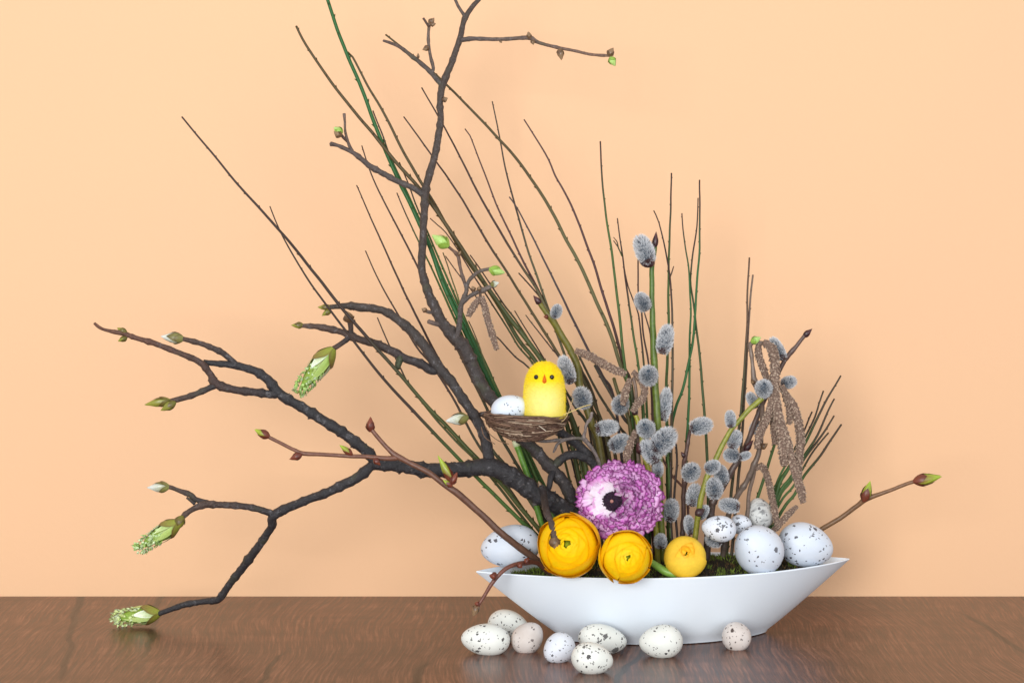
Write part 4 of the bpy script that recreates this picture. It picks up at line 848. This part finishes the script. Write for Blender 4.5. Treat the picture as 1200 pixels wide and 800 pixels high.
broom('thin dark broom tip beside the topmost single green bud', [(504, 256), (513, 264), (522, 272), (536, 292), (552, 318), (574, 352), (604, 400), (640, 460)], 1.7, 0.6, G2, TIPB, 0.07, 0.075, 0.3, 692)
broom('thin green broom stem dropping straight from below the single green bud', [(519, 296), (525, 312), (530, 328), (536, 346), (546, 380), (562, 420), (580, 456)], 1.6, 0.7, L(92, 112, 48), OL, 0.06, 0.06, 0.1, 674)
broom('thin brown broom stem running from the hanging catkin pair to the chick', [(522, 300), (538, 322), (556, 345), (570, 368), (578, 390), (586, 398), (604, 418), (620, 431), (650, 470)], 1.5, 0.6, DKB, TIPB, 0.09, 0.09, 0.3, 700)
broom('green broom stem with long brown tip, tallest of the right-hand upright ones', [(703.5, 166), (705.5, 210), (709, 240), (712, 265), (717.5, 300), (723.5, 350), (727.5, 385), (732, 430), (738, 470), (746, 560)], 2.4, 0.9, G1, TIPB, 0.05, 0.07, 0.12, 750)
broom('green broom stem with a thin forked brown tip left of the topmost catkin', [(723.5, 256), (726, 276), (729.5, 300), (732.5, 323), (740, 377), (744, 403), (748, 428), (754, 480)], 2.3, 0.7, G1, TIPB, 0.055, 0.07, 0.28, 758, shoots=([(729, 300, 1.0), (724, 289, 0.8), (719, 282, 0.6)], [(725, 292, 0.8), (723, 283, 0.7), (719, 278, 0.5)]))
broom('thin brown broom stem crossing behind the second catkin of the tall willow', [(732, 316), (736, 335), (742, 352), (748, 368), (752, 400), (754.5, 427), (758, 480)], 2.2, 0.6, G1, TIPB, 0.06, 0.066, 0.35, 762)
broom('short straight dark stem directly under the topmost willow catkin', [(747.5, 304), (748, 341), (752, 366), (754, 392), (760, 426), (764, 480)], 1.5, 0.9, L(92, 52, 40), TIPB, 0.05, 0.06, 0.5, 766)
broom('thin reddish stem leaning against the left side of the thick willow stem', [(754, 362), (757, 372), (762, 392), (763, 420), (765, 470)], 1.3, 0.8, L(92, 52, 40), TIPB, 0.045, 0.05, 0.5, 770)
broom('green broom stem with brown tip just right of the topmost catkin', [(787, 203), (786, 240), (785, 270), (784, 297), (783.5, 327), (783.5, 380), (782, 420), (781, 461), (782, 540)], 2.3, 0.9, G1, TIPB, 0.04, 0.06, 0.14, 784)
broom('brown broom stem bending over the green one right of the topmost catkin', [(766, 247), (772, 261), (778, 285), (782, 305), (785, 326), (787, 350), (788, 400), (788, 440), (787, 498), (786, 555), (785, 598)], 2.2, 0.7, L(90, 78, 56), TIPB, 0.03, 0.05, 0.3, 786, shoots=([(784, 327, 1.2), (787, 320, 0.9), (789.5, 312, 0.6)],))
broom('broom stem with a brown tip, left arm of the crossing pair', [(799, 250), (800, 262), (803, 290), (807, 311), (808, 335), (809.5, 362), (808.5, 390), (808, 416), (807.5, 467), (806, 498), (804, 530)], 2.0, 0.7, G3, TIPB, 0.05, 0.06, 0.12, 800)
broom('green broom stem with the highest tip of the crossing pair at right', [(820, 211), (820, 248), (819.5, 297), (816.5, 335), (813, 390), (809, 416), (800, 455), (791, 480), (786, 520)], 2.1, 0.9, G3, TIPB, 0.044, 0.06, 0.13, 782)
broom('dark green broom stem crossing the pair and running down to a round catkin', [(818, 232), (817, 264), (812, 297), (809, 328), (812, 350), (816, 386), (819.5, 414), (822.5, 447), (826, 488), (828.5, 532), (830, 584)], 2.1, 0.7, L(64, 84, 40), TIPB, 0.056, 0.064, 0.22, 830)
broom('brown upright broom stem at right above the hazel bunch, the taller of two', [(878, 302), (876, 340), (875.5, 377), (872.5, 430), (868, 487), (864, 515), (857, 577)], 2.1, 1.0, L(76, 74, 46), L(96, 68, 48), 0.03, 0.04, 0.3, 850)
broom('grey-brown upright broom stem above the hazel bunch, the shorter of two', [(882, 322), (879, 355), (876.5, 390), (874, 440), (872, 470), (869, 520), (863.5, 578)], 2.0, 1.1, L(88, 76, 58), L(120, 98, 84), 0.036, 0.044, 0.3, 856)
for lb, pp, rb in (
    ('broom spray stem at far right with the highest tip', [(985, 440), (970, 466), (958, 489), (943, 520), (922, 552), (910, 577)], 2.6),
    ('thin dark broom spray stem left of the highest tip at far right', [(965, 458), (960, 472), (955, 488), (942, 515), (925, 545), (908, 577)], 1.7),
    ('blunt green broom spray stem just right of and below the highest tip', [(977.5, 467), (971, 480), (958, 510), (943, 533), (926, 560), (911, 583)], 2.6),
    ('short dark broom spray stem closest to the hazel catkins', [(951.5, 482), (948, 490), (942, 505), (930, 528), (906, 578)], 1.7),
    ('dark-tipped thick broom spray stem in the middle of the far right fan', [(977.5, 487), (968.5, 502), (956, 520), (943, 536), (926, 564), (911, 587)], 2.8),
    ('thin green broom spray stem second from the bottom of the far right fan', [(971, 507), (955, 526), (943, 545), (929.5, 570), (912, 593)], 1.8),
    ('slender green broom spray stem lowest in the far right fan', [(986, 497), (973, 516), (962, 533), (943, 556), (931, 579), (916, 599)], 2.0)):
    broom(lb, pp, rb, 1.0, L(66, 98, 44), L(70, 56, 40), 0.03, 0.05, 0.28, 882 + rnd.uniform(-6, 8))
broom('straight green broom stem passing behind the hazel bunch to the grey egg', [(916, 492), (907, 523), (899.5, 547), (887.5, 584), (880, 610)], 2.1, 1.6, L(70, 100, 44), L(70, 100, 44), 0.04, 0.04, 0.0, 872)
for lb, pp, rb, c in (
    ('dark lower broom stem right beside the pink flower', [(786, 540), (785.5, 580), (786, 610)], 2.2, L(70, 58, 46)),
    ('thin dark bent stem between pink flower and dark willow twig', [(792, 520), (793, 545), (790, 584), (793, 620)], 1.6, L(60, 44, 40)),
    ('short reddish stem slanting between the upright stems right of the pink flower', [(776, 536), (789, 559), (801, 571), (806, 590)], 1.7, L(92, 54, 40)),
    ('green stem low behind the right edge of the pink flower', [(782, 525), (784, 560), (785, 600)], 1.8, L(84, 110, 50))):
    broom(lb, pp, rb, rb * 0.8, c, c, 0.02, 0.022, 0.0, pp[-1][0] + 3)
for lb, pp, rb, c in (
    ('dark stem running down from the left end of the arched hazel catkin', [(678, 416), (690, 440), (702, 462), (713, 480), (726, 500), (742, 534)], 2.2, L(70, 62, 40)),
    ('dark stem emerging under the middle of the arched hazel catkin', [(697, 428), (708, 448), (718, 465), (730, 488), (746, 522)], 2.7, L(58, 50, 38)),
    ('dark green stem passing just right of the chick below the upper catkin', [(655, 446), (664, 460), (676, 479), (688, 496), (706, 532)], 2.6, L(52, 56, 34)),
    ('dark stem leaving the right rim of the nest downward', [(654, 474), (664, 487), (681, 511), (697, 538)], 2.4, L(56, 54, 40)),
    ('stubby olive stem tip standing left of the round catkin by the hazel', [(719, 443), (723, 456), (729, 474), (740, 512)], 3.4, L(84, 78, 34)),
    ('broad dark green stem behind the hazel catkin fork', [(739, 446), (741, 470), (747, 512)], 3.0, L(62, 72, 34)),
    ('thin red-brown stem dropping behind the hazel catkins to the pink flower', [(732, 462), (737, 490), (742, 524)], 1.9, L(84, 50, 38)),
    ('thin dark red stem left of the thick willow stem low down', [(752, 466), (754, 500), (759, 540)], 1.7, L(78, 44, 36))):
    broom(lb, pp, rb, rb * 0.6, c, c, 0.034 + 0.03 * rnd.random(), 0.05 + 0.02 * rnd.random(), 0.0, pp[-1][0] + 8)
cs = thing('cut_stem', 'bright green stem with a pale cut end directly below the nest', 'stem', P(640, 640, 0.03))
wood(cs, 'stem', [(652, 668, 0.034, 3.6), (640, 630, 0.032, 3.6), (622, 570, 0.03, 3.8), (615, 548, 0.03, 3.6), (606, 522, 0.03, 3.8)], L(70, 110, 44), L(96, 140, 50), 10, rough=0.03, mat=M_twig, nodesw=False)
wood(cs, 'cut_end', [(606.3, 523, 0.03, 4.6), (604, 517, 0.03, 4.6)], L(196, 206, 160), L(206, 212, 176), 10, rough=0.03, mat=M_twig, nodesw=False, step=2)

# ------------------------------------------------------------------ nest, chick and nest egg
NY = -0.024
NC = P(616, 497, NY); nk = px(NY)
nest = thing('bird_nest', 'small brown straw bird nest holding the chick in the branches', 'nest', NC - Vector((0, 0, 19 * nk)))
RX = 47 * nk
tiltq = Quaternion((0, 1, 0), R(2.0))
def nest_r(v):                     # v 0 bottom .. 1 rim
    return RX * (0.30 + 0.70 * math.sin(v * math.pi / 2) ** 0.8)
def nest_z(v): return (-19 + 29 * v) * nk
mb = MB(); rows = []
prof = [(nest_r(v) * 0.93, nest_z(v) + 0.0008) for v in [i / 8 for i in range(9)]] + [(nest_r(v) * 0.78, nest_z(v) + 0.002) for v in (1.0, 0.85, 0.65, 0.5)] + [(RX * 0.3, nest_z(0.45))]
for (r, z) in prof: rows.append([mb.add(NC + tiltq @ Vector((r * math.cos(2 * math.pi * k / 28), r * math.sin(2 * math.pi * k / 28), z)), jit(L(76, 56, 44), 0.25)) for k in range(28)])
for i in range(len(rows) - 1):
    for k in range(28): mb.f.append((rows[i][k], rows[i][(k + 1) % 28], rows[i + 1][(k + 1) % 28], rows[i + 1][k]))
mb.f.append(tuple(rows[0][::-1])); mb.f.append(tuple(rows[-1])); mb.build('nest_cup', M_straw, nest)
mb = MB()
for i in range(950):
    v0 = rnd.random() ** 0.8; a0 = rnd.uniform(0, 6.283); span = rnd.uniform(0.5, 1.6) * rnd.choice((-1, 1)); dv_ = rnd.uniform(-0.32, 0.32)
    off = rnd.uniform(0.95, 1.05); inner = rnd.random() < 0.22
    c = jit(rnd.choice((L(120, 92, 74), L(144, 114, 94), L(90, 68, 54), L(152, 126, 104), L(112, 84, 72), L(196, 174, 150) if rnd.random() < 0.4 else L(84, 62, 50))), 0.2)
    W = []
    m = 9
    lift = rnd.uniform(-0.09, 0.09)
    for j in range(m):
        t = j / (m - 1); v = min(1.07, max(0.02, v0 + dv_ * t)); a = a0 + span * t
        r = nest_r(min(1, v)) * (off + lift * (t - 0.5) * 2) * (0.84 if inner else 1.0)
        W.append(NC + tiltq @ Vector((r * math.cos(a), r * math.sin(a), nest_z(v) + rnd.uniform(-0.3, 0.3) * nk)))
    tube(mb, W, [rnd.uniform(0.28, 0.62) * nk] * m, lambda s: c, 4, caps=False)
so = mb.build('straw', M_straw, nest); so['kind'] = 'stuff'
for pts, c in (([(660, 486), (672, 481), (684, 476), (692, 474)], L(214, 190, 120)), ([(622, 494), (632, 499), (640, 505)], L(210, 196, 176)), ([(566, 492), (572, 506), (584, 516), (596, 520)], L(110, 84, 64)), ([(658, 494), (664, 488), (672, 466)], L(176, 150, 108)), ([(564, 500), (568, 512), (580, 520)], L(120, 90, 70))):
    mb = MB(); pxtube(mb, [(x, y, NY - 0.030, 0.5) for x, y in pts], lambda s: c, 5, 5); mb.build('loose_straw', M_straw, nest)
egg(598, 479, 46, 33, NY - 0.004, 12, 0, M_egg_big, 'white egg lying in the straw nest beside the yellow chick', 'egg in the nest', 'nest_egg', 40)

CY = NY - 0.006
ck = thing('toy_chick', 'fluffy bright yellow toy chick with black eyes sitting in the nest', 'toy chick', P(638, 493, CY))
kk = px(CY); cb = P(638, 494, CY)
YE = L(255, 234, 20); YP = L(255, 248, 160)  # YP: paler belly yellow, with its overexposed white glow painted into the colour
def chick_r(s):                    # s from the bottom (0) to the crown (1)
    if s < 0.12: return 24.0 * (0.72 + 0.28 * math.sin(s / 0.12 * math.pi / 2))
    if s < 0.30: return 24.0 - 0.2 * (s - 0.12)
    t = (s - 0.30) / 0.70
    return 23.95 * (max(0.0, 1 - t ** 3.3)) ** 0.5
mb = MB(); rows = []; H = 70.5
for i in range(25):
    s = i / 24 * 0.999
    s = 1 - (1 - s) ** 1.35
    rows.append([mb.add(cb + Vector((math.cos(a) * chick_r(s) * kk, math.sin(a) * chick_r(s) * 0.92 * kk, s * H * kk)), mix(YE, YP, max(0, -math.sin(a)) * max(0, 1 - ((s - 0.33) / 0.36) ** 2))) for a in [2 * math.pi * k / 32 for k in range(32)]])
for i in range(24):
    for k in range(32): mb.f.append((rows[i][k], rows[i][(k + 1) % 32], rows[i + 1][(k + 1) % 32], rows[i + 1][k]))
mb.f.append(tuple(rows[0][::-1])); mb.f.append(tuple(rows[-1])); mb.build('body', M_fluff, ck)
mb = MB()
for i in range(16000):
    s = rnd.uniform(0.02, 0.998); a = rnd.uniform(0, 6.283); r = chick_r(s)
    e = 0.01; sl = (chick_r(min(0.999, s + e)) - chick_r(max(0, s - e))) / (2 * e * H)
    nn = Vector((math.cos(a), math.sin(a), -sl)).normalized()
    dv = (nn + Vector((rnd.uniform(-.8, .8), rnd.uniform(-.8, .8), rnd.uniform(-.8, .8)))).normalized()
    b0 = cb + Vector((math.cos(a) * r * kk, math.sin(a) * r * 0.92 * kk, s * H * kk)); ln = rnd.uniform(1.0, 2.2) * kk * (1.8 if rnd.random() < 0.12 else 1)
    tt = dv.cross(Vector((rnd.uniform(-1, 1), rnd.uniform(-1, 1), rnd.uniform(-1, 1)))).normalized() * 0.19 * kk
    c = jit(mix(YE, YP, max(0, -math.sin(a)) * max(0, 1 - ((s - 0.33) / 0.36) ** 2)), 0.08)
    mb.f.append((mb.add(b0 - tt, c), mb.add(b0 + tt, c), mb.add(b0 + dv * ln, c)))
fo = mb.build('fluff', M_fluff, ck, smooth=False); fo['kind'] = 'stuff'
for ex in (627.8, 646.4):
    ps = (494 - 440.5) / H; dx = (ex - 638)
    yy = -math.sqrt(max(0.1, chick_r(ps) ** 2 - dx * dx)) * 0.92
    c0 = cb + Vector((dx * kk, (yy - 1.2) * kk, ps * H * kk))
    mb = MB(); nn = Vector((dx, yy, 3)).normalized(); ovoid(mb, c0 - nn * 2.7 * kk, c0 + nn * 2.7 * kk, 2.8 * kk, lambda s: L(30, 26, 24), 14, 10, p=1.0); mb.build('eye', M_gloss, ck)
mb = MB(); ps = (494 - 443.5) / H
c0 = cb + Vector((-0.4 * kk, -(chick_r(ps) * 0.92 - 1) * kk, ps * H * kk))
pts4 = [(c0 + Vector((x * kk, yy * kk, z * kk))) for x, yy, z in ((0, -0.5, 6.5), (-3.0, -0.2, -3.2), (0, -5.2, -2.6), (3.0, -0.2, -3.2), (0, -0.8, -5.2), (-1.7, -3.0, 1.6), (1.7, -3.0, 1.6))]
for p in pts4: mb.add(p, L(232, 120, 26))
for f in ((0, 1, 5), (0, 5, 6), (0, 6, 3), (5, 1, 2), (5, 2, 6), (6, 2, 3), (1, 4, 2), (2, 4, 3)): mb.f.append(f)
mb.build('beak', M_petal, ck)

# ------------------------------------------------------------------ flowers
def ranunculus(label, x, y, Y, rp, axis, npet, r0, f_in, f_out, cols, stem_pts, flat=0.78, lonh=(72, 66), group='golden ranunculus blooms'):
    c0 = P(x, y, Y); k = px(Y); RR = rp * k
    root = thing('ranunculus', label, 'flower', c0 + Vector((0, 0.012, -RR * 0.9)), group)
    ax = Vector(axis).normalized(); u, v, d = frame(ax)
    for i in range(npet):
        t = i / (npet - 1)
        Rk = RR * (r0 + (1 - r0) * t ** 0.9)
        fm = R(f_in + (f_out - f_in) * t ** 1.15 + rnd.uniform(-7, 5)); f0 = R(-72)
        lon = i * R(137.5) + rnd.uniform(-0.2, 0.2); lh = R(lonh[0] + (lonh[1] - lonh[0]) * t)
        if i >= npet - 6 and f_out < 60: fm = R(rnd.uniform(14, 32)); Rk *= rnd.uniform(1.0, 1.02); lh *= rnd.uniform(0.6, 0.9)
        ca, cb_, cc = cols(t)
        mb = MB(); nu, nv = 10, 9; rows = []; ph = rnd.uniform(0, 6.28); wv_ = rnd.uniform(0.010, 0.03)
        for a in range(nv + 1):
            s = a / nv; row = []
            for b in range(nu + 1):
                q = 2 * b / nu - 1
                fl = f0 + (fm - R(16) * abs(q) ** 2.6 - f0) * s
                lo = lon + lh * q * (0.35 + 0.65 * math.sin(min(1, s * 1.25) * math.pi / 2))
                rr_ = Rk * (1 + wv_ * math.sin(q * 5 + ph) * s + 0.018 * s ** 5 + 0.012 * abs(q))
                p = c0 + (u * math.cos(lo) + v * math.sin(lo)) * rr_ * math.cos(fl) + d * rr_ * flat * math.sin(fl)
                cx = mix(ca, cb_, s ** 2); cx = mix(cx, cc, max(0, (s - 0.86) / 0.14) * 0.45)
                row.append(mb.add(p, jit(cx, 0.03)))
            rows.append(row)
        for a in range(nv):
            for b in range(nu): mb.f.append((rows[a][b], rows[a][b + 1], rows[a + 1][b + 1], rows[a + 1][b]))
        mb.build('petal', M_gold, root)
    mb = MB(); ovoid(mb, c0 - d * RR * 0.2, c0 + d * RR * r0 * 0.70, RR * r0 * 0.45, lambda s: L(170, 180, 40), 10, 6); mb.build('flower_heart', M_petal, root)
    mb = MB(); pxtube(mb, stem_pts, lambda s: L(120, 160, 66), 10, 5); mb.build('stem', M_bud, root)
    return root
def gold(t): return (mix(L(255, 214, 4), L(255, 196, 2), t), mix(L(255, 226, 6), L(255, 206, 4), t), mix(L(252, 190, 4), L(246, 150, 2), t))
def gold2(t): return (mix(L(252, 226, 30), L(255, 196, 4), t), mix(L(255, 230, 24), L(255, 208, 6), t), mix(L(250, 200, 8), L(244, 156, 4), t))
ranunculus('large open golden ranunculus under the hanging brown bud, leftmost yellow bloom', 666, 639, -0.052, 38.0, (-0.12, -1, 0.22), 34, 0.56, 86, 34, gold, [(690, 668, 0.0, 4), (676, 655, -0.020, 4), (668, 645, -0.036, 4)])
ranunculus('round golden ranunculus hanging over the bowl rim, middle of the yellow blooms', 733.5, 652.5, -0.070, 32.0, (0.06, -1, 0.05), 30, 0.56, 86, 38, gold2, [(730, 668, 0.0, 4), (732, 655, -0.030, 4), (733, 654, -0.050, 4)])
def pale(t): return (mix(L(250, 200, 20), L(254, 208, 50), t), mix(L(254, 204, 20), L(255, 216, 76), t), mix(L(246, 160, 14), L(250, 182, 40), t))
ranunculus('small closed pale yellow ranunculus beside a green stalk, rightmost yellow bloom', 803, 652.5, -0.032, 25.5, (0.0, -0.95, 0.42), 20, 0.62, 88, 70, pale, [(760, 656, -0.026, 3.6), (770, 663, -0.03, 4.4), (782, 670, -0.033, 5.0), (794, 672, -0.034, 5.0), (802, 664, -0.033, 4)], 0.9, (70, 74))

# pink ruffled ranunculus
PC = P(727, 586, -0.030); pk = px(-0.03); PR = 56 * pk
pf = thing('ranunculus', 'big ruffled pink ranunculus with purple petal edges and black heart', 'flower', PC + Vector((0, 0.012, -0.03)))
pax = Vector((-0.10, -1, 0.16)).normalized()
pu = (RT - pax * RT.dot(pax)).normalized(); pv = pax.cross(pu) * -1
if pv.z < 0: pv = -pv
HEART = (-9.5 / 56, -1.5 / 56)       # heart, left of the middle, in units of PR
PK_D = L(116, 18, 100); PK_M = L(246, 140, 238); PK_L = L(253, 208, 250); PK_W = L(252, 246, 252)
def pink_petal(tip2, dirv, ln, wd, cbase, cmid, cedge, name='petal', curl=0.25, twist=0.0, zoff=0.0, edge=True):
    """tip2: position of the petal's middle-top on the flower disc (units of PR), dirv: outward direction in world"""
    mb = MB(); nu, nv = 6, 5
    base = tip2 - dirv * ln
    side = dirv.cross(pax)
    if side.length < 0.2: side = dirv.cross(pv)
    side.normalize()
    side = Quaternion(dirv, twist) @ side
    nrm = side.cross(dirv).normalized()
    rows = []; notch = rnd.uniform(0.03, 0.13); ph = rnd.uniform(0, 6.28)
    for a in range(nv + 1):
        s = a / nv; row = []
        for q in (-1, -0.80, -0.4, 0, 0.4, 0.80, 1):
            w_ = wd * (0.35 + 0.65 * math.sin(min(1, s * 1.1) * math.pi / 2))
            sx = s - (abs(q) ** 3 * 0.22 + notch * math.exp(-(q / 0.22) ** 2) + 0.05 * math.sin(q * 8 + ph)) * s ** 3
            p = base + dirv * ln * sx + side * w_ * q + nrm * (curl * ln * (s * s * 0.6 - (q * q) * 0.35 * s) + 0.10 * ln * math.sin(q * 6 + ph) * s)
            c = mix(cbase, cmid, s * 1.2)
            if edge:
                if a == nv: c = cedge
                elif abs(q) == 1: c = mix(c, cedge, min(1, 0.25 + s))
                elif a == nv - 1: c = mix(c, cedge, 0.10)
            row.append(mb.add(p, jit(c, 0.05)))
        rows.append(row)
    for a in range(nv):
        for b in range(6): mb.f.append((rows[a][b], rows[a][b + 1], rows[a + 1][b + 1], rows[a + 1][b]))
    return mb.build(name, M_petal, pf)
def dome(r): return 0.30 * (1 - r ** 2.2)
cnt = 0; i = 0
while cnt < 268 and i < 420:
    i += 1
    t = (i + 0.5) / 300.0
    if t > 1.0: break
    r = math.sqrt(0.035 + 0.93 * t); th = i * 2.39996 + rnd.uniform(-0.12, 0.12)
    x2, y2 = r * math.cos(th), r * math.sin(th) * 0.90
    # inner left of the heart lies open: pale petal bases show
    hx, hy = x2 - HEART[0], y2 - HEART[1]
    if math.hypot(hx, hy) < 0.20: continue
    if hx < 0.04 and math.hypot((hx + 0.16) / 0.46, (hy - 0.08) / 0.46) < 1: continue
    rad = (pu * x2 + pv * y2).normalized()
    k = min(1, r) ** 1.4
    dv = (pax * (1.0 - 0.72 * k) + rad * (0.25 + 0.95 * k) + Vector((rnd.uniform(-.30, .30), rnd.uniform(-.2, .2), rnd.uniform(-.30, .30)))).normalized()
    tip = PC + (pu * x2 + pv * y2) * PR + pax * PR * (dome(r) + rnd.uniform(-0.06, 0.06))
    cm = mix(PK_M, PK_L, rnd.random() ** 1.3)
    pink_petal(tip, dv, PR * rnd.uniform(0.24, 0.34), PR * rnd.uniform(0.080, 0.140), PK_W, cm, jit(PK_D, 0.35), curl=rnd.uniform(-0.1, 0.4), twist=rnd.uniform(-0.5, 0.5))
    cnt += 1
hc = PC + (pu * HEART[0] + pv * HEART[1]) * PR
for j in range(16):                              # long pale inner petals leaning left and up
    th = R(100 + 150 * j / 15) + rnd.uniform(-0.1, 0.1)
    rad = pu * math.cos(th) + pv * math.sin(th)
    r = rnd.uniform(0.34, 0.62)
    tip = hc + rad * PR * r + pax * PR * rnd.uniform(0.02, 0.16)
    pink_petal(tip, (rad + pax * 0.25).normalized(), PR * (r - 0.02), PR * rnd.uniform(0.11, 0.16), PK_W, mix(PK_W, PK_L, 0.2), jit(L(226, 160, 216), 0.1), curl=0.12, edge=j % 2 == 0)
mb = MB()
ovoid(mb, hc - pax * PR * 0.10, hc + pax * PR * 0.22, PR * 0.21, lambda s: L(34, 18, 36), 14, 8, p=1.0)
for j in range(110):
    an = rnd.uniform(0, 6.283); q = math.sqrt(rnd.random()) * 0.19
    b0 = hc + (pu * math.cos(an) + pv * math.sin(an)) * PR * q + pax * PR * (0.16 - q * 0.5)
    dv = (pax + (pu * math.cos(an) + pv * math.sin(an)) * q * 4).normalized(); s = rnd.uniform(0.016, 0.028) * PR
    ovoid(mb, b0, b0 + dv * s * 3.2, s, (lambda c: (lambda s_: c))(jit(L(46, 26, 44), 0.4)), 6, 4, p=1.0)
mb.build('flower_heart', M_dark, pf)
mb = MB(); ovoid(mb, hc + pax * PR * 0.22, hc + pax * PR * 0.30, PR * 0.04, lambda s: L(170, 120, 110), 8, 5, p=1.0); mb.build('pistil', M_dark, pf)
mb = MB(); ovoid(mb, PC - pax * PR * 0.50, PC + pax * PR * 0.02, PR * 0.66, lambda s: L(150, 70, 130), 18, 8, p=1.0); mb.build('petal_base', M_petal, pf)
mb = MB(); pxtube(mb, [(742, 668, 0.012, 4), (736, 640, 0.004, 4), (730, 605, -0.006, 4), (728, 590, -0.016, 4)], lambda s: L(120, 160, 66), 10, 5); mb.build('stem', M_bud, pf)

# thing bookkeeping property is not part of the scene description
for o in bpy.data.objects:
    if '_o' in o: del o['_o']
